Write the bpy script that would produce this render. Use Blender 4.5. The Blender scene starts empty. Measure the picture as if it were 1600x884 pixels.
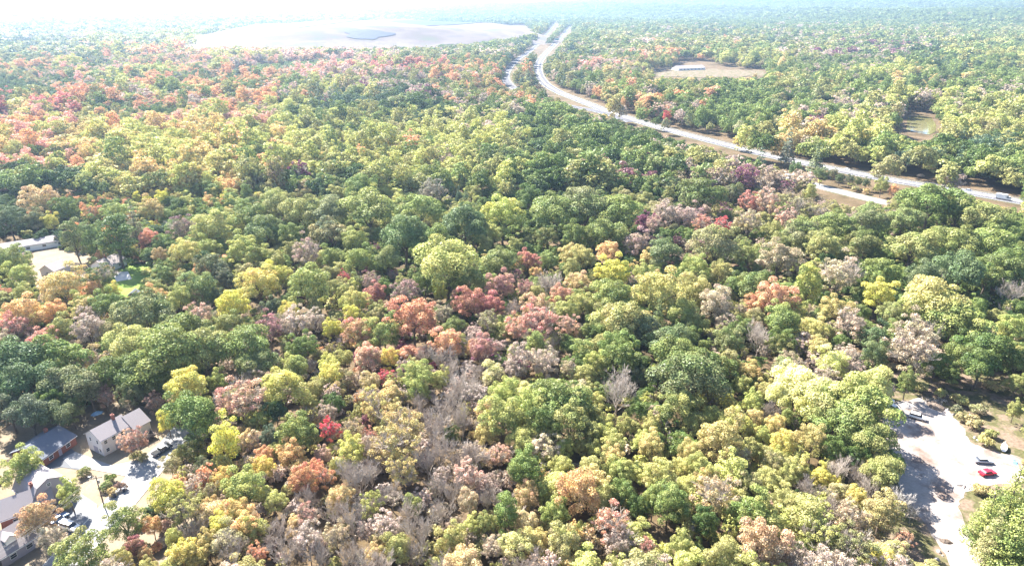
import bpy, math, random
import numpy as np
from mathutils import Vector, Matrix
C = bpy.context.scene.collection
rnd = random.Random(7)
PI = math.pi
# ------------------------------------------------------------------ camera
CAMH = 118.0
FPX = 1066.0                       # focal length in photo pixels (photo 1600 wide)
TILT = math.atan(437 / FPX)
cam = bpy.data.cameras.new('camera'); cam.sensor_width = 36; cam.lens = FPX / 1600 * 36
cam.clip_start = 1; cam.clip_end = 60000
camo = bpy.data.objects.new('camera', cam); C.objects.link(camo)
camo.location = (0, 0, CAMH); camo.rotation_euler = (PI / 2 - TILT, 0, 0)
bpy.context.scene.camera = camo
# ------------------------------------------------------------------ light
SUN_AZ = math.radians(-40)         # left of the view axis
SUN_EL = math.radians(44)
W = bpy.data.worlds.new('World'); bpy.context.scene.world = W; W.use_nodes = True
nt = W.node_tree
sky = nt.nodes.new('ShaderNodeTexSky'); sky.sky_type = 'NISHITA'; sky.sun_disc = False
sky.sun_elevation = SUN_EL; sky.sun_rotation = SUN_AZ
sky.air_density = 1.0; sky.dust_density = 0.8; sky.ozone_density = 3.0
nt.links.new(sky.outputs[0], nt.nodes['Background'].inputs[0])
nt.nodes['Background'].inputs[1].default_value = 0.064
sl = bpy.data.lights.new('sun', 'SUN'); sl.energy = 5.0; sl.angle = math.radians(0.5); sl.color = (1, 0.95, 0.86)
so = bpy.data.objects.new('sun', sl); C.objects.link(so)
sd = Vector((math.sin(SUN_AZ) * math.cos(SUN_EL), math.cos(SUN_AZ) * math.cos(SUN_EL), math.sin(SUN_EL)))
so.rotation_euler = sd.to_track_quat('Z', 'Y').to_euler(); so.location = (0, 0, 300)
sc = bpy.context.scene
sc.view_settings.view_transform = 'Standard'; sc.view_settings.look = 'None'
sc.view_settings.exposure = 2.42; sc.view_settings.gamma = 1.0
sc.cycles.volume_bounces = 0; sc.cycles.max_bounces = 6; sc.cycles.diffuse_bounces = 2
sc.cycles.glossy_bounces = 2; sc.cycles.transmission_bounces = 3; sc.cycles.transparent_max_bounces = 8
HAZE_DENSITY = 0.8e-4

# ------------------------------------------------------------------ helpers
def G(px, py, z=0.0):
    """ground (or height z) point that the photo shows at pixel px, py"""
    u = (px - 800) / FPX; v = (py - 442) / FPX
    dz = -math.sin(TILT) - v * math.cos(TILT); dy = math.cos(TILT) - v * math.sin(TILT)
    t = (CAMH - z) / -dz
    return Vector((u * t, dy * t, z))
def depth(p):
    return p[1] * math.cos(TILT) + (CAMH - p[2]) * math.sin(TILT)
def proj(x, y, z):
    d = y * math.cos(TILT) + (CAMH - z) * math.sin(TILT)
    v = (CAMH - z) * math.cos(TILT) - y * math.sin(TILT)
    return 800 + FPX * x / d, 442 + FPX * v / d
def tag(o, label=None, cat=None, group=None, kind=None):
    if label: o['label'] = label
    if cat: o['category'] = cat
    if group: o['group'] = group
    if kind: o['kind'] = kind
    return o
def empty(name, loc, rz=0, scale=(1, 1, 1)):
    o = bpy.data.objects.new(name, None); C.objects.link(o)
    o.location = loc; o.rotation_euler = (0, 0, rz); o.scale = scale; o.empty_display_size = .5
    return o
def copy_tree(o, parent=None):
    c = o.copy(); C.objects.link(c); c.parent = parent
    for ch in o.children: copy_tree(ch, c)
    return c
class MB:
    """collects shapes into one mesh"""
    def __init__(s): s.v = []; s.f = []; s.m = []
    def add(s, vs, fs, mi=0):
        b = len(s.v); s.v += [tuple(v) for v in vs]; s.f += [tuple(i + b for i in f) for f in fs]; s.m += [mi] * len(fs); return s
    def box(s, x0, x1, y0, y1, z0, z1, mi=0):
        return s.add([(x0,y0,z0),(x1,y0,z0),(x1,y1,z0),(x0,y1,z0),(x0,y0,z1),(x1,y0,z1),(x1,y1,z1),(x0,y1,z1)],
                     [(0,3,2,1),(4,5,6,7),(0,1,5,4),(1,2,6,5),(2,3,7,6),(3,0,4,7)], mi)
    def tube(s, p0, p1, r0, r1, n=6, mi=0):
        p0 = Vector(p0); p1 = Vector(p1); d = (p1 - p0)
        if d.length < 1e-6: return s
        d.normalize(); a = d.orthogonal().normalized(); b = d.cross(a)
        vs = []
        for p, r in ((p0, r0), (p1, r1)):
            for i in range(n):
                t = 2 * PI * i / n; vs.append(p + a * (r * math.cos(t)) + b * (r * math.sin(t)))
        fs = [(i, (i + 1) % n, n + (i + 1) % n, n + i) for i in range(n)]
        if n > 3: fs.append(tuple(range(n - 1, -1, -1))); fs.append(tuple(range(n, 2 * n)))
        return s.add(vs, fs, mi)
    def path(s, pts, r0, r1, n=6, mi=0):
        k = len(pts) - 1
        for i in range(k):
            s.tube(pts[i], pts[i + 1], r0 + (r1 - r0) * i / k, r0 + (r1 - r0) * (i + 1) / k, n, mi)
        return s
    def prism(s, prof, y0, y1, mi=0):
        """profile in x,z extruded along y"""
        n = len(prof)
        vs = [(x, y0, z) for x, z in prof] + [(x, y1, z) for x, z in prof]
        fs = [(i, (i + 1) % n, n + (i + 1) % n, n + i) for i in range(n)] + [tuple(range(n - 1, -1, -1)), tuple(range(n, 2 * n))]
        return s.add(vs, fs, mi)
    def mesh(s, name, mats):
        me = bpy.data.meshes.new(name); me.from_pydata(s.v, [], s.f)
        for m in (mats if isinstance(mats, (list, tuple)) else [mats]): me.materials.append(m)
        me.polygons.foreach_set('material_index', s.m); me.update(); return me
    def build(s, name, mats, parent=None, loc=(0, 0, 0), rz=0):
        o = bpy.data.objects.new(name, s.mesh(name, mats)); C.objects.link(o); o.parent = parent
        o.location = loc; o.rotation_euler = (0, 0, rz); return o
def bev(o, w=.03, seg=2):
    m = o.modifiers.new('bevel', 'BEVEL'); m.width = w; m.segments = seg; m.limit_method = 'ANGLE'; return o

# ------------------------------------------------------------------ materials
def mat(name):
    m = bpy.data.materials.new(name); m.use_nodes = True
    n = m.node_tree; b = n.nodes['Principled BSDF']; return m, n, b
def simple(name, col, rough=.8, metal=0, var=.15, scale=2.0, spec=.3, bump=0):
    m, n, b = mat(name)
    tc = n.nodes.new('ShaderNodeTexCoord'); no = n.nodes.new('ShaderNodeTexNoise'); no.inputs['Scale'].default_value = scale; no.inputs['Detail'].default_value = 5
    n.links.new(tc.outputs['Object'], no.inputs['Vector'])
    mx = n.nodes.new('ShaderNodeMix'); mx.data_type = 'RGBA'
    mx.inputs[6].default_value = (*[c * (1 - var) for c in col], 1); mx.inputs[7].default_value = (*[min(1, c * (1 + var)) for c in col], 1)
    n.links.new(no.outputs['Fac'], mx.inputs[0]); n.links.new(mx.outputs[2], b.inputs['Base Color'])
    b.inputs['Roughness'].default_value = rough; b.inputs['Metallic'].default_value = metal
    b.inputs['Specular IOR Level'].default_value = spec
    if bump:
        bp = n.nodes.new('ShaderNodeBump'); bp.inputs['Strength'].default_value = bump; n.links.new(no.outputs['Fac'], bp.inputs['Height']); n.links.new(bp.outputs[0], b.inputs['Normal'])
    return m
def ramp(n, src, stops):
    r = n.nodes.new('ShaderNodeValToRGB'); e = r.color_ramp.elements
    while len(e) < len(stops): e.new(.5)
    for el, (p, c) in zip(e, stops): el.position = p; el.color = (*c, 1)
    n.links.new(src, r.inputs[0]); return r
def ground_mat(name, stops, scale, scale2, stops2=None, bump=.3, rough=.95):
    """two noises blended: broad patches and fine grain"""
    m, n, b = mat(name)
    tc = n.nodes.new('ShaderNodeTexCoord')
    a = n.nodes.new('ShaderNodeTexNoise'); a.inputs['Scale'].default_value = scale; a.inputs['Detail'].default_value = 6; a.inputs['Roughness'].default_value = .65
    c = n.nodes.new('ShaderNodeTexNoise'); c.inputs['Scale'].default_value = scale2; c.inputs['Detail'].default_value = 4
    n.links.new(tc.outputs['Object'], a.inputs['Vector']); n.links.new(tc.outputs['Object'], c.inputs['Vector'])
    r1 = ramp(n, a.outputs['Fac'], stops); r2 = ramp(n, c.outputs['Fac'], stops2 or [(.3, (.55,) * 3), (.7, (1,) * 3)])
    mx = n.nodes.new('ShaderNodeMix'); mx.data_type = 'RGBA'; mx.blend_type = 'MULTIPLY'; mx.inputs[0].default_value = 1
    n.links.new(r1.outputs[0], mx.inputs[6]); n.links.new(r2.outputs[0], mx.inputs[7]); n.links.new(mx.outputs[2], b.inputs['Base Color'])
    b.inputs['Roughness'].default_value = rough; b.inputs['Specular IOR Level'].default_value = .15
    if bump:
        bp = n.nodes.new('ShaderNodeBump'); bp.inputs['Strength'].default_value = bump; bp.inputs['Distance'].default_value = .15
        n.links.new(c.outputs['Fac'], bp.inputs['Height']); n.links.new(bp.outputs[0], b.inputs['Normal'])
    return m
def leaf_material():
    m, n, b = mat('leaves'); n.nodes.remove(b)
    out = n.nodes['Material Output']
    def att(nm, ty):
        a = n.nodes.new('ShaderNodeAttribute'); a.attribute_name = nm; a.attribute_type = ty; return a
    t1 = att('tint', 'INSTANCER'); t2 = att('tint2', 'INSTANCER'); lob = att('lobe', 'GEOMETRY')
    mx = n.nodes.new('ShaderNodeMix'); mx.data_type = 'RGBA'
    sp = n.nodes.new('ShaderNodeSeparateXYZ'); n.links.new(lob.outputs['Vector'], sp.inputs[0])
    n.links.new(sp.outputs[0], mx.inputs[0]); n.links.new(t1.outputs['Color'], mx.inputs[6]); n.links.new(t2.outputs['Color'], mx.inputs[7])
    hs = n.nodes.new('ShaderNodeHueSaturation'); n.links.new(mx.outputs[2], hs.inputs['Color'])
    mr = n.nodes.new('ShaderNodeMapRange'); mr.inputs[3].default_value = .5; mr.inputs[4].default_value = 1.6
    n.links.new(sp.outputs[1], mr.inputs[0]); n.links.new(mr.outputs[0], hs.inputs['Value'])
    mh = n.nodes.new('ShaderNodeMapRange'); mh.inputs[3].default_value = .47; mh.inputs[4].default_value = .53
    n.links.new(sp.outputs[2], mh.inputs[0]); n.links.new(mh.outputs[0], hs.inputs['Hue'])
    d = n.nodes.new('ShaderNodeBsdfDiffuse'); t = n.nodes.new('ShaderNodeBsdfTranslucent'); g = n.nodes.new('ShaderNodeBsdfGlossy')
    g.inputs['Roughness'].default_value = .45; g.inputs['Color'].default_value = (.9, .95, 1, 1)
    n.links.new(hs.outputs[0], d.inputs[0]); n.links.new(hs.outputs[0], t.inputs[0])
    m1 = n.nodes.new('ShaderNodeMixShader'); m1.inputs[0].default_value = .24; n.links.new(d.outputs[0], m1.inputs[1]); n.links.new(t.outputs[0], m1.inputs[2])
    m2 = n.nodes.new('ShaderNodeMixShader'); m2.inputs[0].default_value = .014; n.links.new(m1.outputs[0], m2.inputs[1]); n.links.new(g.outputs[0], m2.inputs[2])
    n.links.new(m2.outputs[0], out.inputs[0]); return m
M_LEAF = leaf_material()
M_BARK = simple('bark', (.13, .10, .08), .9, var=.4, scale=1.5)
M_TWIG = simple('twigs', (.42, .36, .31), .9, var=.3, scale=.5)
M_DEAD = simple('bleached_wood', (.5, .46, .43), .8, var=.2, scale=.5)
M_GROUND = ground_mat('leaf_litter', [(.3, (.05, .04, .022)), (.45, (.12, .085, .045)), (.58, (.17, .12, .075)), (.7, (.09, .09, .03))], .035, .9)
M_LAWN_DRY = ground_mat('dry_lawn', [(.3, (.19, .15, .10)), (.6, (.25, .20, .145)), (.75, (.15, .14, .08))], .15, 2.0, [(.2, (.8,) * 3), (.8, (1,) * 3)])
M_LAWN = ground_mat('green_lawn', [(.3, (.12, .2, .03)), (.7, (.2, .27, .06))], .15, 2.0, [(.2, (.8,) * 3), (.8, (1,) * 3)])
M_MEADOW = ground_mat('dirt_meadow', [(.3, (.17, .12, .09)), (.45, (.23, .17, .125)), (.55,(.10,.10,.04)), (.7, (.20, .155, .10))], .12, 1.2)
M_GRAVEL = ground_mat('gravel', [(.3, (.13, .09, .07)), (.42, (.22, .175, .155)), (.52, (.32, .28, .26)), (.6, (.34, .30, .28)), (.72, (.21, .17, .15))], .11, 1.6, [(.25, (.82,) * 3), (.7, (1,) * 3)])
M_ROAD = ground_mat('sunbleached_asphalt', [(.3, (.25, .245, .25)), (.7, (.30, .295, .29))], .3, 3.0, [(.2, (.9,) * 3), (.8, (1,) * 3)], bump=.05)
M_HWY = ground_mat('pale_concrete_road', [(.3, (.09, .088, .10)), (.7, (.115, .113, .125))], .05, 1.0, [(.2, (.9,) * 3), (.8, (1,) * 3)], bump=0)
M_VERGE = ground_mat('roadside_grass', [(.3, (.10, .10, .04)), (.5, (.15, .13, .07)), (.7, (.08, .10, .035))], .06, .9)
M_PAINT = simple('road_paint', (.8, .8, .78), .6, var=.04)
M_CONC = simple('concrete', (.45, .44, .42), .8, var=.1)
M_WHITE = simple('white_paint', (.78, .77, .75), .6, var=.05)
M_SIDING = simple('white_siding', (.62, .57, .55), .7, var=.06)
M_BRICK = simple('brick', (.22, .09, .07), .9, var=.3, scale=6)
M_ROOF = simple('pale_roof_shingle', (.27, .24, .245), .85, var=.12, scale=5, bump=.2)
M_ROOF_D = simple('grey_roof_shingle', (.13, .14, .17), .85, var=.2, scale=5, bump=.2)
M_ROOF_T = simple('tan_roof_shingle', (.36, .31, .30), .85, var=.12, scale=4)
M_GREYWALL = simple('grey_siding', (.30, .28, .33), .8, var=.08)
M_GLASS = simple('window_glass', (.03, .035, .045), .1, var=.1, spec=.7)
M_TYRE = simple('tyre_rubber', (.02, .02, .02), .9)
M_CHROME = simple('wheel_metal', (.5, .5, .52), .3, metal=.8)
M_WOODP = simple('pole_wood', (.10, .075, .06), .9, var=.3, scale=3)
M_WIRE = simple('wire', (.18, .17, .17), .5)
M_RED = simple('red_car_paint', (.55, .015, .035), .3, var=.03, spec=.6)
M_SILVER = simple('silver_car_paint', (.34, .37, .43), .35, metal=0, var=.03, spec=.6)
M_CARW = simple('white_car_paint', (.78, .78, .78), .3, var=.02, spec=.6)
M_CARD = simple('dark_car_paint', (.03, .04, .06), .25, var=.03, spec=.6)
M_CARB = simple('blue_car_paint', (.12, .2, .35), .3, var=.03, spec=.6)
M_LAMPR = simple('red_lens', (.4, .02, .02), .3)
M_LAMPW = simple('clear_lens', (.7, .7, .7), .2)
M_TARP = simple('blue_tarp', (.25, .45, .7), .5, var=.1)
M_TEAL = simple('teal_sign', (.01, .35, .3), .5, var=.05)
M_RUST = simple('rusty_load', (.34, .17, .07), .9, var=.4, scale=3)
M_BIN = simple('dark_bin', (.03, .035, .06), .5)
M_STONE = simple('stone', (.35, .32, .30), .9, var=.3)
def water():
    m, n, b = mat('pond_water'); b.inputs['Base Color'].default_value = (.15, .14, .06, 1); b.inputs['Roughness'].default_value = .08
    no = n.nodes.new('ShaderNodeTexNoise'); no.inputs['Scale'].default_value = .6; bp = n.nodes.new('ShaderNodeBump'); bp.inputs['Strength'].default_value = .05
    n.links.new(no.outputs['Fac'], bp.inputs['Height']); n.links.new(bp.outputs[0], b.inputs['Normal']); return m
M_WATER = water()
# ------------------------------------------------------------------ terrain
def hills(x, y):
    d = np.hypot(x, y); a = x / np.maximum(y, 1)
    s = np.clip((d - 2600) / 3500, 0, 1); s = s * s * (3 - 2 * s)
    side = np.clip((a + .15) / .6, 0, 1)
    w = .6 + .4 * np.sin(x * .0011 + 1.3) * np.cos(y * .0009) + .25 * np.sin(x * .0031 + y * .0017)
    far = np.clip((d - 5200) / 4500, 0, 1)
    roll = np.clip((d - 900) / 1200, 0, 1) * 3 * (1 + np.sin(x * .006 + 2) * np.cos(y * .005))
    return roll + s * (side * 78 + 8) * w + far * (60 + 130 * side)
def mound(x, y):
    """the bare capped landfill hill"""
    u = (x + 480) / 660.; v = (y - 2450) / 470.
    ang = -.16; uu = u * math.cos(ang) - v * math.sin(ang); vv = u * math.sin(ang) + v * math.cos(ang)
    r = (np.abs(uu) ** 2.6 + np.abs(vv) ** 2.6) ** (1 / 2.6)
    t = np.clip((1 - r) / .42, 0, 1); t = t * t * (3 - 2 * t)
    return t * (48 + 9 * np.sin(x * .009) + 8 * np.sin(y * .013 + x * .008)), r
def grid_mesh(name, xs, ys, hf, m):
    X, Y = np.meshgrid(xs, ys); Z = hf(X, Y)
    nx, ny = len(xs), len(ys)
    v = np.stack([X, Y, Z], -1).reshape(-1, 3)
    i = (np.arange(ny - 1)[:, None] * nx + np.arange(nx - 1)[None]).reshape(-1)
    f = np.stack([i, i + 1, i + nx + 1, i + nx], -1)
    me = bpy.data.meshes.new(name); me.from_pydata(v.tolist(), [], f.tolist()); me.materials.append(m)
    me.polygons.foreach_set('use_smooth', [True] * len(me.polygons))
    o = bpy.data.objects.new(name, me); C.objects.link(o); return o
ysn = np.concatenate([np.linspace(-300, 900, 20), np.geomspace(930, 12500, 90)])
xp = np.geomspace(60, 9800, 60) - 60
xsn = np.concatenate([-xp[::-1], xp[1:]])
tag(grid_mesh('ground', xsn, ysn, hills, M_GROUND), kind='structure')
def mound_mat():
    m, n, b = mat('capped_hill_grass')
    tc = n.nodes.new('ShaderNodeTexCoord'); no = n.nodes.new('ShaderNodeTexNoise'); no.inputs['Scale'].default_value = .007; no.inputs['Detail'].default_value = 7
    mp = n.nodes.new('ShaderNodeMapping'); mp.inputs['Scale'].default_value = (1, 1.6, 3); n.links.new(tc.outputs['Object'], mp.inputs[0]); n.links.new(mp.outputs[0], no.inputs['Vector'])
    r = ramp(n, no.outputs['Fac'], [(.3, (.045, .06, .03)), (.42, (.075, .055, .052)), (.52, (.11, .085, .078)), (.6, (.065, .055, .06)), (.7, (.065, .08, .036))])
    n.links.new(r.outputs[0], b.inputs['Base Color']); b.inputs['Roughness'].default_value = .95; return m
xs = np.linspace(-1280, 330, 110); ys = np.linspace(1880, 3020, 90)
mo = grid_mesh('landfill_hill', xs, ys, lambda x, y: hills(x, y) - 1.5 + np.where(mound(x, y)[1] < 1, mound(x, y)[0] + 2.2 * (mound(x, y)[1] < .97), -1), mound_mat())
tag(mo, kind='structure')
M_SOLAR = simple('dark_liner', (.012, .02, .045), .4, var=.3, scale=.05)
def on_mound(px0, px1, rows, name):
    """dark liner sheet lying on the hill, between photo pixels"""
    pass
def hz(x, y):
    return float(hills(np.array([x]), np.array([y]))[0])
def mz(x, y):
    return hz(x, y) + .7 + float(mound(np.array([x]), np.array([y]))[0][0])
def liner(cx, cy, ax, ay, rot):
    vs = []; n = 28; rings = 8
    for k in range(rings + 1):
        for i in range(n):
            t = 2 * PI * i / n; rr = k / rings * (1 + .16 * math.sin(3 * t + cx) + .10 * math.sin(5 * t + cy) + .06 * math.sin(9 * t))
            x = ax * rr * math.cos(t); y = ay * rr * math.sin(t)
            X = cx + x * math.cos(rot) - y * math.sin(rot); Y = cy + x * math.sin(rot) + y * math.cos(rot)
            vs.append((X, Y, mz(X, Y) + 1.4))
    fs = [(k * n + i, k * n + (i + 1) % n, (k + 1) * n + (i + 1) % n, (k + 1) * n + i) for k in range(rings) for i in range(n)]
    return vs, fs
for (nm, lab, sheets) in (('pit_liner', None, [(-420, 2100, 66, 34, .12)]), ('dark_field', None, [(-660, 2400, 230, 150, .3), (-250, 2620, 260, 70, -.05)])):
    b = MB()
    for s_ in sheets: b.add(*liner(*s_))
    tag(b.build(nm, M_SOLAR), kind='structure')

# ------------------------------------------------------------------ sheets on the ground
def sheet(name, pix, m, z, world=None):
    pts = world or [G(x, y) for x, y in pix]
    import mathutils
    tri = mathutils.geometry.tessellate_polygon([[Vector((p[0], p[1], 0)) for p in pts]])
    me = bpy.data.meshes.new(name); me.from_pydata([(p[0], p[1], z + (hz(p[0], p[1]))) for p in pts], [], [tuple(t) for t in tri])
    me.materials.append(m); me.update()
    if me.polygons and me.polygons[0].normal.z < 0: me.flip_normals()
    o = bpy.data.objects.new(name, me); C.objects.link(o); return tag(o, kind='structure')
def smooth(pts, k=6):
    pts = [Vector((p[0], p[1], 0)) for p in pts]; out = []
    for i in range(len(pts) - 1):
        p0 = pts[max(i - 1, 0)]; p1 = pts[i]; p2 = pts[i + 1]; p3 = pts[min(i + 2, len(pts) - 1)]
        for j in range(k):
            t = j / k
            out.append(.5 * ((2 * p1) + (-p0 + p2) * t + (2 * p0 - 5 * p1 + 4 * p2 - p3) * t * t + (-p0 + 3 * p1 - 3 * p2 + p3) * t ** 3))
    out.append(pts[-1]); return out
def strip(pts, off0, off1, z, b=None, mi=0, dash=None):
    """ribbon between two sideways offsets of a centre line"""
    b = b or MB(); L = []; R = []
    for i, p in enumerate(pts):
        t = (pts[min(i + 1, len(pts) - 1)] - pts[max(i - 1, 0)]).normalized(); nn = Vector((t.y, -t.x, 0))
        zz = hz(p.x, p.y) + z
        a = p + nn * off0; c = p + nn * off1; L.append((a.x, a.y, zz)); R.append((c.x, c.y, zz))
    for i in range(len(pts) - 1):
        if dash and (i % dash): continue
        b.add([L[i], R[i], R[i + 1], L[i + 1]], [(0, 1, 2, 3)], mi)
    return b
def jitter(pix, n=6, a=2.2, seed=1):
    r = random.Random(seed); out = []
    for i in range(len(pix)):
        x0, y0 = pix[i]; x1, y1 = pix[(i + 1) % len(pix)]
        for j in range(n):
            t = j / n; out.append((x0 + (x1 - x0) * t + r.uniform(-a, a), y0 + (y1 - y0) * t + r.uniform(-a, a) * .7))
    return out
LOT = [(1378,640),(1400,628),(1440,622),(1474,632),(1492,652),(1508,676),(1522,694),(1556,704),(1600,716),(1600,752),(1556,756),(1508,770),(1496,790),(1518,840),(1542,884),(1590,960),(1530,1000),(1492,900),(1474,858),(1440,812),(1408,770),(1380,700)]
YARD = [(1340,590),(1420,580),(1500,576),(1600,585),(1700,600),(1700,900),(1560,1000),(1380,1000),(1370,800),(1360,690)]
sheet('dirt_clearing', jitter(YARD, 5, 3, 3), M_MEADOW, .03)
sheet('gravel_lot', jitter(LOT, 6, 2.6, 5), M_GRAVEL, .08)
TRACK = [(1520,600),(1560,622),(1590,650),(1600,700)]
sheet('dry_field', jitter([(46,400),(75,382),(120,392),(150,405),(160,425),(120,440),(70,452),(44,446)], 5, 1.2, 8), M_LAWN_DRY, .04)
sheet('back_lawn', jitter([(140,436),(172,416),(186,408),(240,414),(245,440),(215,462),(170,470)], 4, 1, 9), M_LAWN, .06)
sheet('front_lawns', jitter([(-30,690),(60,640),(180,628),(260,640),(296,690),(330,760),(300,900),(200,990),(-60,960)], 6, 2, 10), M_LAWN_DRY, .04)
# residential street with kerbs
street_w = [G(40,950), G(110,868), G(168,808), G(205,765), G(242,722), G(272,694), G(292,668)]
st = smooth(street_w, 8)
b = strip(st, -4.0, 4.0, .10); b.build('street', M_ROAD)['kind'] = 'structure'
kb = MB()
for s_ in (-1, 1):
    P = []
    strip(st, s_ * 4.0, s_ * 4.25, .20, kb); strip(st, s_ * 4.0, s_ * 4.003, .10, kb)
    for i in range(len(st) - 1):
        for o_ in (4.0, 4.25):
            t = (st[i + 1] - st[i]).normalized(); nn = Vector((t.y, -t.x, 0)) * (s_ * o_)
            a = st[i] + nn; c = st[i + 1] + nn; kb.add([(a.x, a.y, .0), (c.x, c.y, .0), (c.x, c.y, .2), (a.x, a.y, .2)], [(0, 1, 2, 3)])
kb.build('kerb', M_CONC)['kind'] = 'structure'
sheet('driveway', [(98,716),(118,706),(150,718),(175,727),(200,722),(222,716),(248,716),(236,745),(214,752),(196,744),(168,738),(140,733),(112,730)], M_ROAD, .14)
sheet('side_driveway', [(40,728),(75,690),(110,700),(140,722),(130,735),(96,730),(70,735)], simple('dark_asphalt', (.10, .105, .115), .9, var=.15), .12)
sheet('short_driveway', [(84,812),(100,790),(128,772),(152,788),(150,808),(128,842),(104,836)], simple('worn_asphalt', (.16, .165, .18), .9, var=.15), .13)
sheet('front_path', [(196,700),(222,690),(226,693),(200,704)], M_CONC, .15)
# highway
HW = [G(1760,346), G(1592,315), G(1500,299), G(1400,283), G(1300,264), G(1200,243), G(1100,218), G(1050,205), G(985,186), G(938,170), G(902,156), G(872,144), G(850,130), G(841,114), G(843,98), G(855,82), G(872,66), G(884,52), G(890,42), G(880,34)]
HA = smooth(HW, 8)
HW2 = [G(985,186) + Vector((-2, -22, 0)), G(940,176), G(890,166), G(850,158), G(822,148), G(802,138), G(790,124), G(796,108), G(812,92), G(834,76), G(850,60), G(862,46), G(868,38)]
HB = smooth(HW2, 8)
b = strip(HA, -9.8, 9.8, .12); strip(HB, -8.8, 8.8, .06, b); b.build('road_verge', M_VERGE)['kind'] = 'structure'
b = strip(HA, -8, 8, .22); b.build('highway', M_HWY)['kind'] = 'structure'
b = strip(HB, -7, 7, .3); b.build('highway_branch', M_HWY)['kind'] = 'structure'
b = MB()
for o_ in (-7.5, -.9, .9, 7.5): strip(HA, o_ - .12, o_ + .12, .27, b)
HAf = smooth(HW[:12], 40)
for o_ in (-4.2, 4.2): strip(HAf, o_ - .1, o_ + .1, .27, b, dash=3)
for o_ in (-5.6, 5.6): strip(HB, o_ - .12, o_ + .12, .36, b)
b.build('road_markings', M_PAINT)['kind'] = 'structure'
b = MB()
for i in range(len(HA) - 1):
    if HA[i].y > 1300: break
    p, q = HA[i], HA[i + 1]; t = (q - p).normalized(); nn = Vector((t.y, -t.x, 0))
    za, zb = hz(p.x, p.y), hz(q.x, q.y)
    pr = [(-.3, .2), (-.12, .5), (-.08, 1.05), (.08, 1.05), (.12, .5), (.3, .2)]
    vs = [(p.x + nn.x * x, p.y + nn.y * x, za + z_) for x, z_ in pr] + [(q.x + nn.x * x, q.y + nn.y * x, zb + z_) for x, z_ in pr]
    b.add(vs, [(k, k + 1, 6 + k + 1, 6 + k) for k in range(5)])
tag(b.build('median_barrier', M_WHITE), 'long pale concrete barrier down the middle of the highway', 'barrier')
gr_ = MB()
HG = HA[:80]
for i in range(len(HG) - 1):
    p, q = HG[i], HG[i + 1]; t = (q - p).normalized(); nn = Vector((t.y, -t.x, 0)) * 9.2
    p2, q2 = p + nn, q + nn
    gr_.box(0, 0, 0, 0, 0, 0) if False else None
    z0 = hz(p.x, p.y)
    gr_.add([(p2.x, p2.y, z0 + .5), (q2.x, q2.y, z0 + .5), (q2.x, q2.y, z0 + .85), (p2.x, p2.y, z0 + .85)], [(0, 1, 2, 3)])
    gr_.tube((p2.x, p2.y, z0), (p2.x, p2.y, z0 + .8), .08, .08, 5)
ramp_l = smooth([G(1470,330), G(1385,317), G(1330,304), G(1290,294), G(1252,283), G(1225,272)], 6)
b = strip(ramp_l, -8, 8, .06); b.build('ramp_verge', M_MEADOW)['kind'] = 'structure'
b = strip(ramp_l, -5.5, 5.5, .15); b.build('side_road', M_ROAD)['kind'] = 'structure'
sheet('pond', [(1418,184),(1436,181),(1455,184),(1462,194),(1462,206),(1452,211),(1434,208),(1416,203)], M_WATER, .25)
sheet('far_field', jitter([(1010,116),(1060,108),(1125,109),(1192,112),(1196,119),(1150,121),(1090,122),(1020,121)], 5, 1.6, 4), M_MEADOW, .4)
sheet('young_plantation', [(350,120),(380,108),(440,102),(520,95),(560,96),(566,108),(500,117),(420,125),(360,127)], ground_mat('young_green', [(.3, (.10, .15, .06)), (.7, (.16, .21, .09))], .03, .2), .5)
tracks = smooth([G(1500,585), G(1540,612), G(1575,640), G(1598,680), G(1630,720)], 5)
strip(tracks, -2.6, 2.6, .12).build('dirt_track', M_MEADOW)['kind'] = 'structure'

# ------------------------------------------------------------------ keep-clear mask in the photo's plane (roads and clearings stay visible)
MW, MH = 400, 230
MX, MY = np.meshgrid(np.arange(MW) * 4 + 2, np.arange(MH) * 4 + 2)
mask = np.zeros((MH, MW), bool)
def poly_mask(poly):
    inside = np.zeros(MX.shape, bool); n = len(poly)
    for i in range(n):
        x0, y0 = poly[i]; x1, y1 = poly[(i + 1) % n]
        c = ((y0 > MY) != (y1 > MY)) & (MX < (x1 - x0) * (MY - y0) / ((y1 - y0) or 1e-9) + x0); inside ^= c
    return inside
def line_mask(pts, w0, w1):
    m_ = np.zeros(MX.shape, bool)
    for i in range(len(pts) - 1):
        (ax, ay), (bx, by) = pts[i], pts[i + 1]; L = (bx - ax) ** 2 + (by - ay) ** 2
        t = np.clip(((MX - ax) * (bx - ax) + (MY - ay) * (by - ay)) / L, 0, 1)
        w = w0 + (w1 - w0) * i / len(pts)
        m_ |= np.hypot(MX - ax - t * (bx - ax), MY - ay - t * (by - ay)) < w
    return m_
KEEP = [LOT, [(46,396),(75,384),(150,405),(150,425),(60,448),(44,440)], [(180,412),(235,420),(205,460),(170,462)],
        [(-10,640),(100,640),(230,625),(262,640),(292,668),(296,690),(262,740),(215,800),(170,850),(110,900),(-10,900)],
        [(1500,585),(1600,600),(1600,700),(1530,690),(1490,640)],
        [(1262,292),(1290,288),(1390,315),(1380,326),(1330,322)],
        [(1408,178),(1436,175),(1462,178),(1470,196),(1470,212),(1452,218),(1430,216),(1408,208)],
        [(1008,118),(1056,103),(1060,97),(1116,97),(1120,104),(1196,109),(1196,118),(1090,122)],
        [(268,74),(330,58),(400,48),(520,40),(700,38),(825,42),(828,52),(740,66),(640,74),(420,74)],
        [(-10,372),(60,378),(60,392),(-10,396)]]
for p in KEEP: mask |= poly_mask(p)
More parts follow.
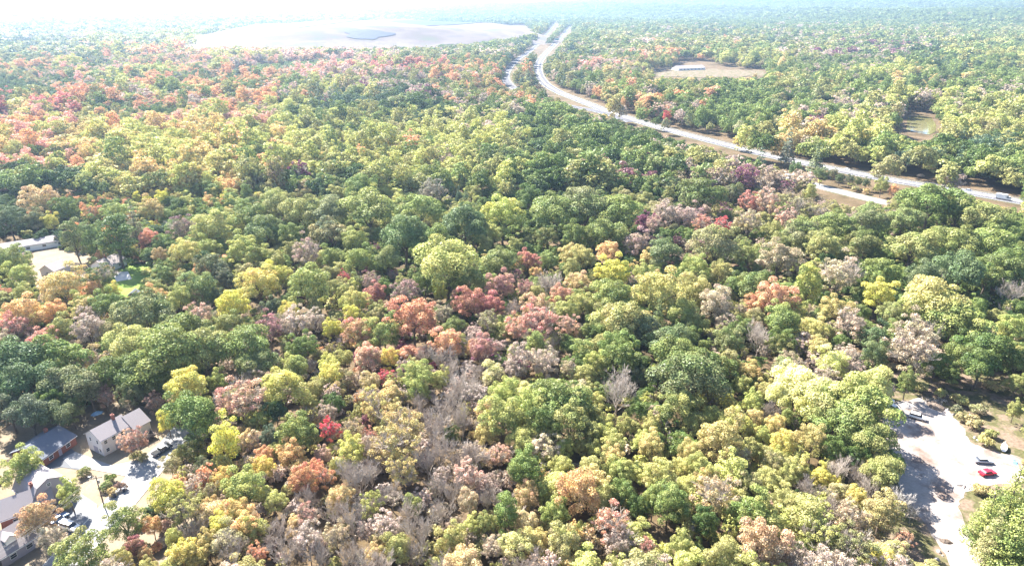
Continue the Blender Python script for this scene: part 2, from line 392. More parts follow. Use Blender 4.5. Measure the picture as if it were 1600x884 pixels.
mask |= line_mask([(1620,322),(1500,299),(1400,283),(1300,264),(1200,243),(1100,218),(1050,205)], 9, 8)
mask |= line_mask([(938,170),(985,187),(1050,205)], 4, 4)
mask |= line_mask([(938,170),(902,156),(872,144),(850,130),(841,114),(843,98),(855,82),(872,66),(884,52),(890,44)], 8, 3)
mask |= line_mask([(800,136),(790,124),(796,108),(812,92),(834,76),(850,60),(862,46),(868,40)], 6, 2.5)
# ground that must stay free of trunks
PLANT = poly_mask([(350,120),(380,108),(440,102),(520,95),(560,96),(566,108),(500,117),(420,125),(360,127)])
base_mask = mask | poly_mask([(1385,595),(1480,585),(1600,612),(1600,900),(1400,900),(1390,760)])
base_mask |= line_mask([(985,186),(1050,205),(938,170),(850,158),(822,148),(800,136)], 6, 6)
def look(mk, px, py):
    ix = (px / 4).astype(int); iy = (py / 4).astype(int)
    ok = (ix >= 0) & (ix < MW) & (iy >= 0) & (iy < MH)
    return np.where(ok, mk[np.clip(iy, 0, MH - 1), np.clip(ix, 0, MW - 1)], False)

# ------------------------------------------------------------------ tree shapes
PAL = {'D': (.064, .105, .03), 'G': (.125, .175, .046), 'g': (.22, .275, .082), 'S': (.09, .135, .08), 'K': (.34, .325, .12),
       'L': (.47, .47, .15), 'Y': (.68, .61, .12), 'A': (.60, .45, .20), 'O': (.68, .37, .20), 'R': (.54, .20, .17),
       'P': (.54, .42, .35), 'M': (.24, .09, .14), 'T': (.38, .30, .21), 'B': (.44, .37, .33), 'C': (.66, .05, .12), 'W': (.68, .39, .31), 'X': (.72, .71, .32)}
NAMES = {'D': 'dark green', 'G': 'deep green', 'g': 'fresh green', 'S': 'blue green', 'K': 'olive', 'L': 'yellow green', 'Y': 'bright yellow', 'A': 'golden tan',
         'O': 'orange', 'R': 'russet red', 'P': 'pinkish tan', 'M': 'purple brown', 'T': 'brown', 'B': 'grey', 'C': 'crimson', 'W': 'salmon pink', 'X': 'pale yellow'}
def leaf_mesh(name, seed, lobes, n, size, mats, inner=.25, up=.0, extra=None, flat=.0):
    """lobes: list of (cx,cy,cz,rx,rz). Leaf-sized faces over each lobe's upper and outer surface."""
    r = np.random.default_rng(seed); L = np.array(lobes)
    area = L[:, 3] ** 2; pick = r.choice(len(L), int(n * 1.9), p=area / area.sum())
    d = r.normal(size=(len(pick), 3)); d /= np.linalg.norm(d, axis=1)[:, None]
    d[:, 2] = np.where(d[:, 2] < -.35, -d[:, 2], d[:, 2])
    rad = np.where(r.random(len(pick)) < inner, r.uniform(.3, .85, len(pick)), r.uniform(.86, 1.08, len(pick)))
    c = L[pick, :3]; s = np.stack([L[pick, 3], L[pick, 3], L[pick, 4]], 1)
    p = c + d * s * rad[:, None]
    # drop faces buried inside another lobe
    bur = np.zeros(len(p), bool)
    for i, l in enumerate(L):
        q = (p - l[:3]) / np.array([l[3], l[3], l[4]]); bur |= (np.einsum('ij,ij->i', q, q) < .5) & (pick != i)
    keep = np.where(~bur)[0][:n]; p = p[keep]; d = d[keep]; pick = pick[keep]; k = len(p)
    nrm = d + r.normal(size=(k, 3)) * .55; nrm[:, 2] += up; nrm /= np.linalg.norm(nrm, axis=1)[:, None]
    a = np.cross(nrm, r.normal(size=(k, 3))); a /= np.linalg.norm(a, axis=1)[:, None]; b = np.cross(nrm, a)
    sz = size * r.uniform(.55, 1.35, k)[:, None]; asp = r.uniform(.5, .95, k)[:, None]
    q1 = p + a * sz; q2 = p + b * sz * asp; q3 = p - a * sz * r.uniform(.6, 1, k)[:, None]; q4 = p - b * sz * asp
    V = np.stack([q1, q2, q3, q4], 1).reshape(-1, 3)
    F = np.arange(k * 4).reshape(k, 4)
    lr = r.random(len(L)); zrel = (p[:, 2] - p[:, 2].min()) / (np.ptp(p[:, 2]) + 1e-6)
    col = np.stack([np.clip(lr[pick] * .7 + (1 - zrel) * .45 + r.normal(size=k) * .08, 0, 1), np.clip(r.random(k) * .7 + r.random(len(L))[pick] * .3, 0, 1), np.clip(r.random(k) * .6 + r.random(len(L))[pick] * .4, 0, 1)], 1)
    loops = F.ravel(); tot = np.full(k, 4); mi = np.zeros(k, np.int32); V2 = V; cols = np.repeat(col, 4, 0)
    if extra is not None and len(extra.v):
        ev = np.array(extra.v); base = len(V); V2 = np.vstack([V, ev])
        loops = np.concatenate([loops, np.fromiter((i + base for f in extra.f for i in f), np.int64)])
        tot = np.concatenate([tot, [len(f) for f in extra.f]]); mi = np.concatenate([mi, np.ones(len(extra.f), np.int32)])
        cols = np.vstack([cols, np.full((len(ev), 3), .5)])
    me = bpy.data.meshes.new(name)
    for m_ in mats: me.materials.append(m_)
    me.vertices.add(len(V2)); me.vertices.foreach_set('co', V2.astype(np.float32).ravel())
    me.loops.add(len(loops)); me.loops.foreach_set('vertex_index', loops.astype(np.int32))
    me.polygons.add(len(tot)); me.polygons.foreach_set('loop_start', (np.cumsum(tot) - tot).astype(np.int32)); me.polygons.foreach_set('loop_total', tot.astype(np.int32))
    me.polygons.foreach_set('material_index', mi); me.update(calc_edges=True)
    at = me.attributes.new('lobe', 'FLOAT_VECTOR', 'POINT'); at.data.foreach_set('vector', cols.astype(np.float32).ravel())
    me.update(); return me
def branching(seed, zc, R, V, levels, r0, bush=False, tips=None, thick=1.0, spread=.75, mi=0, trunk=True):
    """recursive limbs; returns MB"""
    r = random.Random(seed); b = MB()
    def grow(p, d, ln, rad, lv):
        q = p; dd = d.copy()
        seg = 1 if lv >= levels else 2 if lv > 1 else 3
        pts = [p]
        for i in range(seg):
            dd = (dd + Vector((r.uniform(-.25, .25), r.uniform(-.25, .25), r.uniform(-.08, .18)))).normalized()
            q = q + dd * (ln / seg); pts.append(q)
        b.path(pts, rad, rad * .62, 5 if lv < 2 else 3, mi)
        if lv >= levels:
            if tips is not None: tips.append(q)
            return
        nb = r.choice([3, 4] if lv < 2 else [3, 4, 5] if lv < levels - 1 else [6, 7, 8])
        for k in range(nb):
            t = pts[r.choice([1, 2, len(pts) - 1][:len(pts) - 1])] if k else q
            az = r.uniform(0, 2 * PI); sp = r.uniform(.35, spread)
            nd = (dd + Vector((math.cos(az) * sp, math.sin(az) * sp, r.uniform(-.05, .4)))).normalized()
            grow(t, nd, ln * r.uniform(.55, .82), max(rad * r.uniform(.42, .6), .022 * thick), lv + 1)
    if bush:
        for k in range(7):
            az = r.uniform(0, 2 * PI); grow(Vector((math.cos(az) * .2, math.sin(az) * .2, 0)), Vector((math.cos(az) * .6, math.sin(az) * .6, 1)).normalized(), zc, r0, 1)
    else:
        base = Vector((0, 0, 0)); top = Vector((r.uniform(-.4, .4), r.uniform(-.4, .4), zc * .55))
        if trunk: b.path([base, Vector((0, 0, .3)), top * .5, top], r0 * 1.25, r0 * .8, 8, mi)
        for k in range(5):
            az = k * 2 * PI / 5 + r.uniform(-.4, .4); sp = r.uniform(.25, .8)
            grow(top * r.uniform(.75, 1.0), Vector((math.cos(az) * sp, math.sin(az) * sp, 1)).normalized(), V * r.uniform(.75, 1.0), r0 * .55, 1)
        grow(top, Vector((0, 0, 1)), V * .9, r0 * .6, 1)
    return b
def lobes_dome(seed, R, V, zc, n, rr, low=-.45, lump=0.12):
    r = random.Random(seed); L = []; p1, p2 = r.uniform(0, 6), r.uniform(0, 6)
    L.append((0, 0, zc, R * .56, V * .66))
    for i in range(n):
        z = low + (1 - low) * ((i + .5) / n) + r.uniform(-.05, .05); z = min(z, .98)
        az = i * 2.39996 + r.uniform(-.4, .4); s = math.sqrt(max(0, 1 - z * z)) ; k = r.uniform(.64 - lump, .74 + lump)
        q = r.uniform(*rr) * R; k *= 1 + .17 * math.sin(2 * az + p1) + .13 * math.sin(3 * az + p2); kz = 1 + .12 * math.sin(az + p2)
        L.append((math.cos(az) * s * R * k, math.sin(az) * s * R * k, zc + z * V * k * 1.02 * kz, q, q * r.uniform(.75, 1.0)))
    return L
def trunk_mesh(name, seed, zc, R, V, r0=.34):
    b = branching(seed, zc, R, V * .62, 2, r0, thick=2.5, spread=.8)
    return b.mesh(name, [M_BARK])
KIND = {}       # kind -> list of dict(crown, trunk, R, V, zc)
def add_kind(k, crown, trunk, R, V, zc): KIND.setdefault(k, []).append(dict(crown=crown, trunk=trunk, R=R, V=V, zc=zc))
LOD = {0: (1.0, 1.0), 1: (.22, 2.0), 2: (.036, 4.6)}
def make_kinds(lod):
    q, sz = LOD[lod]; out = {}
    def N(n): return max(60, int(n * q))
    def add(k, crown, trunk, R, V, zc): out.setdefault(k, []).append(dict(crown=crown, trunk=trunk, R=R, V=V, zc=zc))
    nv = {0: 4, 1: 3, 2: 2}[lod]
    for i in range(nv):
        R, V, zc = 6, 6.4, 9.2
        add('o', leaf_mesh('crown_broad', 10 + i, lobes_dome(i, R, V, zc, 32, (.16, .42), lump=.17), N(12000), .20 * sz, [M_LEAF], up=.25), trunk_mesh('trunk_broad', i, zc, R, V) if lod == 0 else None, R, V, zc)
        R, V, zc = 6, 6.8, 8.6
        add('m', leaf_mesh('crown_round', 30 + i, lobes_dome(50 + i, R, V, zc, 46, (.14, .26), low=-.65, lump=.16), N(12000), .18 * sz, [M_LEAF], up=.1, inner=.3), trunk_mesh('trunk_round', 40 + i, zc, R, V, .28) if lod == 0 else None, R, V, zc)
        R, V, zc = 4.2, 8, 9.4
        add('t', leaf_mesh('crown_tall', 60 + i, lobes_dome(90 + i, R, V, zc, 40, (.2, .38), low=-.85, lump=.14), N(7500), .20 * sz, [M_LEAF], up=.1), trunk_mesh('trunk_tall', 80 + i, zc, R, V, .28) if lod == 0 else None, R, V, zc)
    for i in range(min(nv, 3)):
        # conifer: tiers of drooping sprays
        r = random.Random(200 + i); R, V, zc = 4, 8, 10.0; L = []
        for k in range(11 if lod < 2 else 6):
            nk = 11 if lod < 2 else 6
            t = k / nk; rr = R * (1 - t) * .9 + .5; z = 3 + t * 14.5
            m_ = max(3, int(7 * (1 - t) + 2))
            for j in range(m_):
                az = j * 2 * PI / m_ + k * .7 + r.uniform(-.3, .3); rj = rr * r.uniform(.55, .85)
                L.append((math.cos(az) * rj * .75, math.sin(az) * rj * .75, z + r.uniform(-.5, .5), rr * .42 + .25, .55))
        b = MB().path([(0, 0, 0), (0, 0, 9), (0, 0, 17)], .3, .05, 7)
        add('c', leaf_mesh('crown_conifer', 210 + i, L, N(8000), .17 * sz, [M_LEAF], up=.35, inner=.2), b.mesh('trunk_conifer', [M_BARK]) if lod == 0 else None, R, V, zc)
    for i in range(min(nv, 3)):
        # half bare tree: twigs with thin leaf cover
        R, V, zc = 6, 6.2, 9.5
        tw = branching(300 + i, zc, R, 4.3, 4 if lod == 0 else 3, .2, thick=1.6 if lod == 0 else 5, trunk=False) if lod < 2 else None
        if tw: 
            S = np.array(tw.v)
            ext = np.percentile(np.hypot(S[:, 0], S[:, 1]), 96); tw.v = [(x * R * .9 / ext, y * R * .9 / ext, z) for x, y, z in tw.v]
        L = lobes_dome(330 + i, R, V, zc, 60, (.10, .2), low=-.8, lump=.22)[1:]
        add('s', leaf_mesh('crown_sparse', 340 + i, L, N(7500), .185 * sz * (1.15 if lod else 1), [M_LEAF, M_TWIG], inner=.5, extra=tw), trunk_mesh('trunk_sparse', 360 + i, zc, R, V, .2) if lod == 0 else None, R, V, zc)
        tw = branching(400 + i, zc * .55, R, 5.4, {0: 5, 1: 4, 2: 2}[lod], .24, thick={0: 1.3, 1: 3.5, 2: 9}[lod], trunk=lod > 0)
        S = np.array(tw.v); ext = np.percentile(np.hypot(S[:, 0], S[:, 1]), 97); tw.v = [(x * R * .95 / ext, y * R * .95 / ext, z * 15.5 / S[:, 2].max()) for x, y, z in tw.v]
        tb = MB().path([(0, 0, 0), (0, 0, .3), (.1, 0, zc * .3), (.15, .05, zc * .42)], .3, .2, 8)
        add('b', tw.mesh('branches_bare', [M_TWIG]), tb.mesh('trunk_bare', [M_TWIG]) if lod == 0 else None, R, V, zc)
        # shrub
        R, V, zc = 2.5, 1.6, 1.5
        L = lobes_dome(440 + i, R, V, zc, 18, (.22, .4), low=-.3)
        add('u', leaf_mesh('crown_shrub', 450 + i, L, N(2000), .2 * sz, [M_LEAF], inner=.3), None, R, V, zc)
    return out
K0 = make_kinds(0)
KL = {1: make_kinds(1), 2: make_kinds(2)}
# ------------------------------------------------------------------ the trees one can single out: photo x, y of the crown, half width, kind, colours
TREES = """
38,733,30,m,g/L 61,812,29,m,OT 85,848,24,s,SB 108,772,21,m,g/L 192,815,31,m,K/g 125,870,42,m,K/g 262,776,30,m,Y/L 286,800,26,s,KL 287,866,22,m,Y/A 210,853,18,m,RM 238,822,14,m,A/O 272,843,16,m,L 190,878,18,m,K
227,868,12,m,RK 215,690,17,s,PR 267,728,14,m,KT
293,612,34,m,YA/L 300,655,36,o,G/g 262,660,16,m,L/Y 340,600,20,m,L/g 375,628,37,s,RP 395,590,18,s,MB 444,611,34,o,LY/K 464,580,20,o,g 431,647,20,m,D/S 352,693,23,t,L/Y 348,725,16,m,L 407,655,18,m,g/L 422,685,16,m,S 389,693,16,m,A/P 464,680,33,m,Lg/G 412,712,15,m,O 455,712,23,m,AO 515,672,17,s,C
304,705,20,m,D 283,708,12,m,K 350,752,20,m,YO 320,735,18,m,D 383,765,32,m,g/L 330,770,16,s,PK 413,733,19,m,OY 472,752,23,m,RO 495,735,15,m,O/R 428,783,19,m,L/K 370,800,24,m,O/L 385,822,26,m,L/O 345,822,20,m,L/Y 295,790,20,s,LK 330,792,14,m,A 398,832,20,m,L/K 293,868,24,m,YA 324,850,18,m,A/K 361,858,24,b,B 404,868,17,s,RO 435,828,24,b,B 445,862,27,b,B 482,808,20,s,RP 482,848,26,s,PB
518,588,20,m,LY 520,632,20,m,D/G 575,562,22,m,OP 608,562,16,m,OY 578,596,16,m,PA 604,588,13,s,RC 612,612,12,s,R 650,588,26,m,LK/g 655,612,20,m,g/L 687,592,16,m,K/L 719,608,32,b,B 588,634,28,s,LA 626,662,33,s,KA 618,692,38,s,KA 578,682,13,s,WR 550,672,18,s,PA 680,670,27,b,B 688,705,25,b,B 550,708,24,m,YL 505,712,14,m,OP 705,682,14,m,D
505,745,18,s,RO 528,733,15,m,LG 560,745,31,b,B 630,738,26,s,AK 533,780,21,m,WA 580,790,22,s,KL 704,765,24,b,B 552,812,30,b,B 528,838,22,s,AP 592,842,15,m,AT 620,860,24,m,K 645,792,16,m,g/K 657,825,28,b,B 650,862,20,b,B 730,742,26,s,PW 732,785,18,m,AP 706,848,24,m,Lg 735,824,18,m,L 733,842,12,s,P 585,873,16,m,TA 545,868,20,b,B
790,622,28,m,Lg 782,655,34,m,LA/g 838,636,36,m,g/L 875,628,38,o,gG 890,655,38,m,Gg 850,670,30,m,GD 930,632,20,m,AL 943,662,17,m,KL 965,608,35,b,BM 760,678,20,m,LA 780,710,20,s,PW 805,578,20,s,PB 852,572,22,s,PB 888,575,15,s,PT 917,583,20,m,LK 967,565,30,m,Gg 1000,590,16,m,D 880,700,17,m,L 909,697,13,m,L 980,667,18,m,LK 958,697,23,m,LK 930,702,17,m,KL
819,738,33,m,G/g 878,730,20,m,K/L 926,730,21,m,KL 963,737,22,m,Lg 765,755,16,s,P 761,783,15,b,B 824,777,21,m,WA 902,775,37,m,AO 790,805,21,t,g/G 822,815,18,m,AP 868,804,24,m,Lg 850,778,11,t,g 972,772,22,m,G/g 953,818,32,s,WR 968,852,25,s,BP 836,848,22,m,LA 880,852,28,m,LK 905,833,17,m,L 762,822,18,m,gK 770,858,18,s,TP 910,868,14,m,G 790,880,12,s,P 998,795,18,m,D 985,877,14,m,gK
1072,590,50,o,DG 1058,560,36,o,DG 1112,575,30,o,DG 1060,640,36,m,LK/D 1092,633,14,m,YL 1080,665,22,m,DK 1018,668,20,m,LK 1016,699,23,m,LA 1134,631,17,m,YL 1119,645,11,m,A 1174,583,19,m,AO/K 1197,594,11,m,K 1159,603,18,m,LK 1177,629,19,m,Lg 1136,612,11,m,g 1152,662,23,m,YL 1127,690,37,m,KA 1192,685,14,m,Lg 1203,642,15,b,B
1245,600,36,o,X/XL 1218,618,22,o,X/L 1300,568,26,m,X/L 1285,628,40,o,XL/L 1262,640,26,m,YX/L 1345,642,46,o,Lg/g 1362,605,28,o,XL/L 1320,668,38,o,gK/G 1362,690,34,o,gG/K 1378,742,26,o,gK 1394,728,20,m,G/g 1530,574,26,o,GD 1484,586,17,m,GD 1230,652,13,m,g 1212,667,17,m,A 1223,698,24,m,AY 1270,690,26,m,KA 1078,712,20,m,KA 1155,715,17,s,LB 1300,705,22,m,G/g 1340,715,24,m,D/G
1030,748,30,m,LK 1045,790,35,m,gK/G 1020,785,22,m,Lg 1119,772,37,s,PA 1172,806,36,m,Lg/G 1190,855,40,m,AO/T 1225,826,15,m,L 1066,860,24,m,LK 1009,858,16,s,WR 1167,758,20,m,TK 1200,790,13,s,RP 1228,745,20,m,LK 1208,728,20,m,TK 1096,733,24,m,KL 1065,733,18,m,KL 1139,876,12,s,RO 1100,820,24,m,D 1090,860,14,m,D
1283,745,17,m,LY 1304,757,10,m,Y 1308,732,20,b,B 1332,730,18,b,B 1337,778,19,m,YA 1363,733,18,m,AK 1358,760,18,b,B 1378,800,33,m,AK 1263,765,20,b,B 1275,800,21,s,KL 1330,808,28,s,KP 1282,838,32,s,KL 1330,858,34,s,KG 1370,876,24,m,LY 1410,845,16,s,PO 1240,785,15,m,D 1246,865,17,m,DG 1395,862,14,m,K
1325,561,18,s,PT 1369,557,22,m,DS 1427,553,36,s,PT 1417,600,18,m,KG 1277,545,20,m,AK 1219,545,20,m,DG 1338,575,12,s,P
1453,322,42,o,gG 1412,345,26,o,gG 1495,332,26,o,gG 1533,346,28,o,Kg 1565,357,25,o,gG 1256,364,30,o,gG 1305,357,30,o,Gg 1358,350,28,o,gG 1116,388,32,o,GK 1165,402,22,m,Kg 1218,406,32,m,KT 1284,385,30,m,gK 1351,385,25,o,DG 1428,388,34,o,gK 1491,388,34,o,KG 1551,388,34,o,Gg 1088,423,22,m,gL 1127,430,20,m,K 1176,446,28,o,DG 1263,449,21,t,YL/g 1312,427,36,s,PT 1375,430,26,o,Gg 1442,441,30,m,DS 1498,430,34,o,GS 1540,432,26,o,GD 1572,420,30,o,GD 1582,457,20,b,B
1372,462,28,m,LY 1397,492,22,m,Lg 1455,480,40,o,LA/K 1490,495,42,o,LK/G 1510,520,28,m,gK 1579,514,24,m,g/L 1211,469,34,m,WO 1182,478,20,m,RO 1243,487,18,m,L 1270,514,24,m,AL 1305,486,26,m,KA 1330,507,28,s,TP 1368,532,22,m,DS 1425,530,36,s,PT 1120,480,26,m,TP 1082,455,30,m,AK 1137,503,18,s,TP 1221,507,28,o,gL/G 1221,537,22,m,DG 1186,528,22,b,B 1160,515,18,m,G 1140,535,26,m,Gg 1088,507,16,o,gK 1065,493,22,o,KL 1045,535,30,o,GS
1172,316,20,s,WR 1200,318,22,s,PW 1098,353,18,s,WR 1127,353,16,s,RC 1169,350,22,s,PK 1078,339,22,s,MP 1228,343,18,s,PW 1247,326,20,s,KT 1144,304,16,o,DG 1095,307,34,o,GD 1284,335,18,s,KT 1333,344,17,s,TP
565,300,26,o,Gg 677,300,24,s,SB 785,340,37,m,LY/g 760,365,24,m,gL 726,350,36,o,GS 576,332,40,o,Kg 656,332,30,o,Gg 632,378,34,o,gS 670,378,30,o,Gg 555,381,22,m,Lg 562,406,24,m,gG 607,409,20,o,Sg 698,418,46,o,gL 663,441,20,m,DG 726,441,26,o,Gg 688,460,12,m,LY 783,409,26,o,gG 825,411,20,m,MR 867,336,36,o,Gg 916,329,36,o,gG 965,336,34,o,Gg 902,374,26,m,gG 856,371,22,m,DG 944,371,26,o,Gg 825,311,24,m,DG 993,381,24,m,MP 951,395,22,m,AO 912,406,20,m,AK 891,402,18,m,WL 856,409,18,m,g 1042,336,22,s,PB 1021,352,16,s,MP 1039,395,26,o,GS
839,430,12,m,OA 856,443,22,b,B 905,441,20,m,WK 877,464,19,m,WO 958,430,26,m,LY 954,464,30,o,DG 1004,430,20,m,gL 986,443,11,s,P 1028,462,40,m,AL 968,507,38,o,gK 1000,520,26,o,gS 1028,500,15,c,SG 965,552,30,m,Gg 930,572,20,m,gL 916,550,14,m,AL
586,462,20,m,MR 537,434,11,s,MC 579,444,16,s,MP 635,457,24,s,PM 733,478,26,m,MR 768,481,24,m,MR 783,451,24,m,MW 821,452,16,s,MW 807,434,12,s,M 558,472,22,m,AL 540,458,14,m,LK 551,492,16,m,LY 646,500,37,m,OR 558,518,25,m,RW/K 600,521,27,m,KL/G 691,493,16,s,KB 698,539,24,m,WO 572,560,22,m,OW 754,549,25,m,OT/M 737,551,12,m,O 761,504,20,s,BK 660,556,14,b,B 800,486,16,b,B 835,484,22,m,KW 839,507,32,s,RW 808,516,22,s,RW 881,486,22,m,LK 888,507,20,s,PW 832,534,16,s,KB 874,530,14,s,gK 856,538,15,b,B 814,565,26,s,PB 856,556,18,s,PB 909,479,20,m,LK 705,577,16,b,B 940,479,14,s,gT
14,343,25,m,DS 63,318,28,m,gW 56,346,18,m,GS 80,350,14,m,gY 102,329,22,m,Gg 116,374,17,t,gG 147,374,17,t,Sg 182,371,27,t,SG 182,332,22,m,Gg 147,336,14,s,RO 210,353,19,c,TS 238,332,22,m,OK 231,376,17,m,OR 256,383,16,m,SG 288,360,22,s,MB 333,360,32,m,LK 323,388,20,m,Lg 249,401,12,m,TA 288,401,24,m,AL/L 390,342,26,o,gG 414,364,28,o,SG 382,395,30,m,gL 412,402,18,m,gL 431,327,26,o,gK 330,422,25,m,DS 351,437,19,m,DS 477,400,26,s,MP 516,402,20,m,gG 516,336,30,o,Sg 516,362,26,o,SD 474,336,30,o,gK 452,372,22,m,gG
21,413,28,m,Gg 32,436,22,m,gL 98,446,34,m,KA 152,432,26,s,SD 175,457,14,m,AY 309,450,28,m,Sg 316,430,16,m,AO 337,464,14,m,S 242,464,17,m,OA 281,471,22,m,gL 305,467,13,s,WT 309,495,24,s,WP 168,481,28,m,gG 130,481,20,m,gL 140,495,18,s,P 39,492,32,m,AO 84,488,20,m,AO 39,464,20,m,Lg 7,464,14,m,OR 21,513,23,s,RW 10,534,18,m,KP 98,520,24,m,gK 67,536,24,s,RW 140,520,28,s,PB
230,498,38,o,Gg 285,520,34,o,gG 205,543,34,o,GL 262,560,46,o,Gg 320,555,36,o,gG 196,520,26,o,GK 358,509,22,m,gK 365,481,30,m,LY 403,443,33,m,YO/L 432,432,22,m,YL 480,448,38,m,Lg 424,481,16,m,S 449,472,14,m,gS 452,492,16,m,LY 421,516,24,s,WM 462,506,26,s,BP 492,500,20,s,PB 382,546,36,o,gG 407,570,26,o,Gg 474,543,24,m,gG 456,578,20,m,gL 519,516,16,m,LY 516,571,18,m,YL
28,570,46,o,GS 88,564,40,o,Gg 40,605,38,o,DS 108,604,34,o,DG 15,640,30,m,DS 75,635,26,m,DG 140,566,26,s,TA 155,600,20,m,DM
1545,806,28,c,LK/G 1580,782,30,c,L/G 1588,836,34,c,LG/G 1553,838,24,c,GK 1600,800,30,m,G 130,738,10,u,SG 172,747,8,u,DG 165,759,9,u,gS 176,769,8,u,TA 190,760,8,u,TM 57,837,10,u,TA 70,842,9,u,TK 202,692,17,s,PW 213,712,9,u,TK 224,715,8,u,KT 100,793,8,u,KT 1500,625,12,u,gK 1522,660,14,u,KT 1505,652,10,u,KT 1540,688,12,u,AK 1470,614,10,u,gK 1552,605,11,u,KA 1570,855,15,u,KA 1535,765,13,u,AK 1550,678,9,u,K 1528,640,12,u,gT 280,712,12,u,KT 1440,606,10,u,K 1495,640,9,u,TS 1540,545,34,o,GD 1500,560,24,o,GD 1462,568,22,m,G/g 1590,562,28,m,gG 1586,640,14,m,gK 175,588,28,o,DG 215,590,30,o,DG 250,598,22,o,DG 165,622,15,s,TM 48,652,28,o,DS 84,648,24,o,DS 112,642,20,m,D 140,612,24,o,DS 205,622,20,m,DG 240,628,17,s,TM
1425,800,9,b,W 700,640,24,b,B 722,660,20,b,B 668,720,22,b,B 640,800,22,b,B 612,770,20,b,B 580,740,20,b,B 520,800,22,b,B 500,870,22,b,B 480,780,16,b,B 690,800,20,b,B 720,720,20,b,B 610,830,20,s,PB 690,745,18,s,PB 1300,790,20,b,B 1345,745,16,b,B 1404,784,18,b,W 1588,600,16,m,gK
1012,166,12,m,RO 1042,184,6,t,C 1154,221,10,m,YA 1303,272,7,m,S 1243,266,11,m,GS 1395,299,8,m,O 1283,273,11,m,GS 1312,279,7,m,GS 1328,281,7,m,GS 1341,284,7,m,GS 1353,287,7,m,GS 1378,291,12,m,GK
"""
def mixc(codes, r):
    cs = [PAL[c] for c in codes]
    w = [r.random() + .5 for _ in cs]; w[0] *= 1.4; t = sum(w); j = r.uniform(.88, 1.12)
    v = [sum(c[i] * k for c, k in zip(cs, w)) / t * j for i in range(3)]; m = sum(v) / 3
    return [min(.85, max(.012, m + (x - m) * 1.0)) for x in v]
KN = {'o': ('broad_tree', 'broad spreading tree'), 'm': ('round_tree', 'leafy tree'), 't': ('tall_tree', 'tall narrow tree'), 'c': ('conifer_tree', 'conifer'),
      's': ('thinning_tree', 'half-bare tree'), 'b': ('bare_tree', 'leafless tree'), 'u': ('shrub', 'shrub')}
hand = []
for tok in TREES.split():
    x, y, r_, k, c = tok.split(',')
    x, y, r_ = float(x), float(y), float(r_)
    c1, _, c2 = c.partition('/')
    if not c2: c2 = c1[-1] if len(c1) > 1 else c1
    hand.append((x, y, r_, k, c1, c2))
P0 = {}
def first_tree(k, i):
    """the first of its kind and shape; later ones are copies of it"""
    d = K0[k][i]
    root = bpy.data.objects.new(KN[k][0], None); root.empty_display_size = .5
    ch = []
    if d['trunk']:
        t = bpy.data.objects.new('trunk', d['trunk']); t.parent = root; ch.append(t)
    cr = bpy.data.objects.new('branches' if k == 'b' else 'crown', d['crown']); cr.parent = root; ch.append(cr)
    return root, ch
placed = []
rt = random.Random(11)
for n_, (x, y, rp, k, c1, c2) in enumerate(hand):
    i = rt.randrange(len(K0[k])); d = K0[k][i]
    zc = d['zc']; s = 1.0
    for it in range(4):
        p = G(x, y, zc * s); R = rp * depth(p) / FPX; 
        s = max(.34, (R / d['R']) ** .75)
    sxy = R / d['R']
    s = min(s, 1.75)
    p = G(x, y, zc * s)
    if (k, i) not in P0:
        P0[(k, i)] = first_tree(k, i)
    src, chs = P0[(k, i)]
    root = src.copy(); C.objects.link(root)
    root.location = (p.x, p.y, hz(p.x, p.y) - .05); root.rotation_euler = (0, 0, rt.uniform(0, 2 * PI)); root.scale = (sxy * rt.uniform(1.0, 1.16), sxy * rt.uniform(.94, 1.1), s * rt.uniform(.95, 1.12))
    for c_ in chs:
        o = c_.copy(); C.objects.link(o); o.parent = root
        if c_.name.startswith(('crown', 'branches')):
            o['tint'] = mixc(c1, rt); o['tint2'] = mixc(c2 if c2 != c1 and c2[0] not in c1 else c2 + rt.choice('KLgKAT'), rt)
            if k == 'b' and c1 == 'W': o.material_slots[0].link = 'OBJECT'; o.material_slots[0].material = M_DEAD
    placed.append((p.x, p.y, R, x, y, rp, k, c1, root, s))
for (src, chs) in P0.values():
    for c_ in chs: bpy.data.objects.remove(c_)
    bpy.data.objects.remove(src)
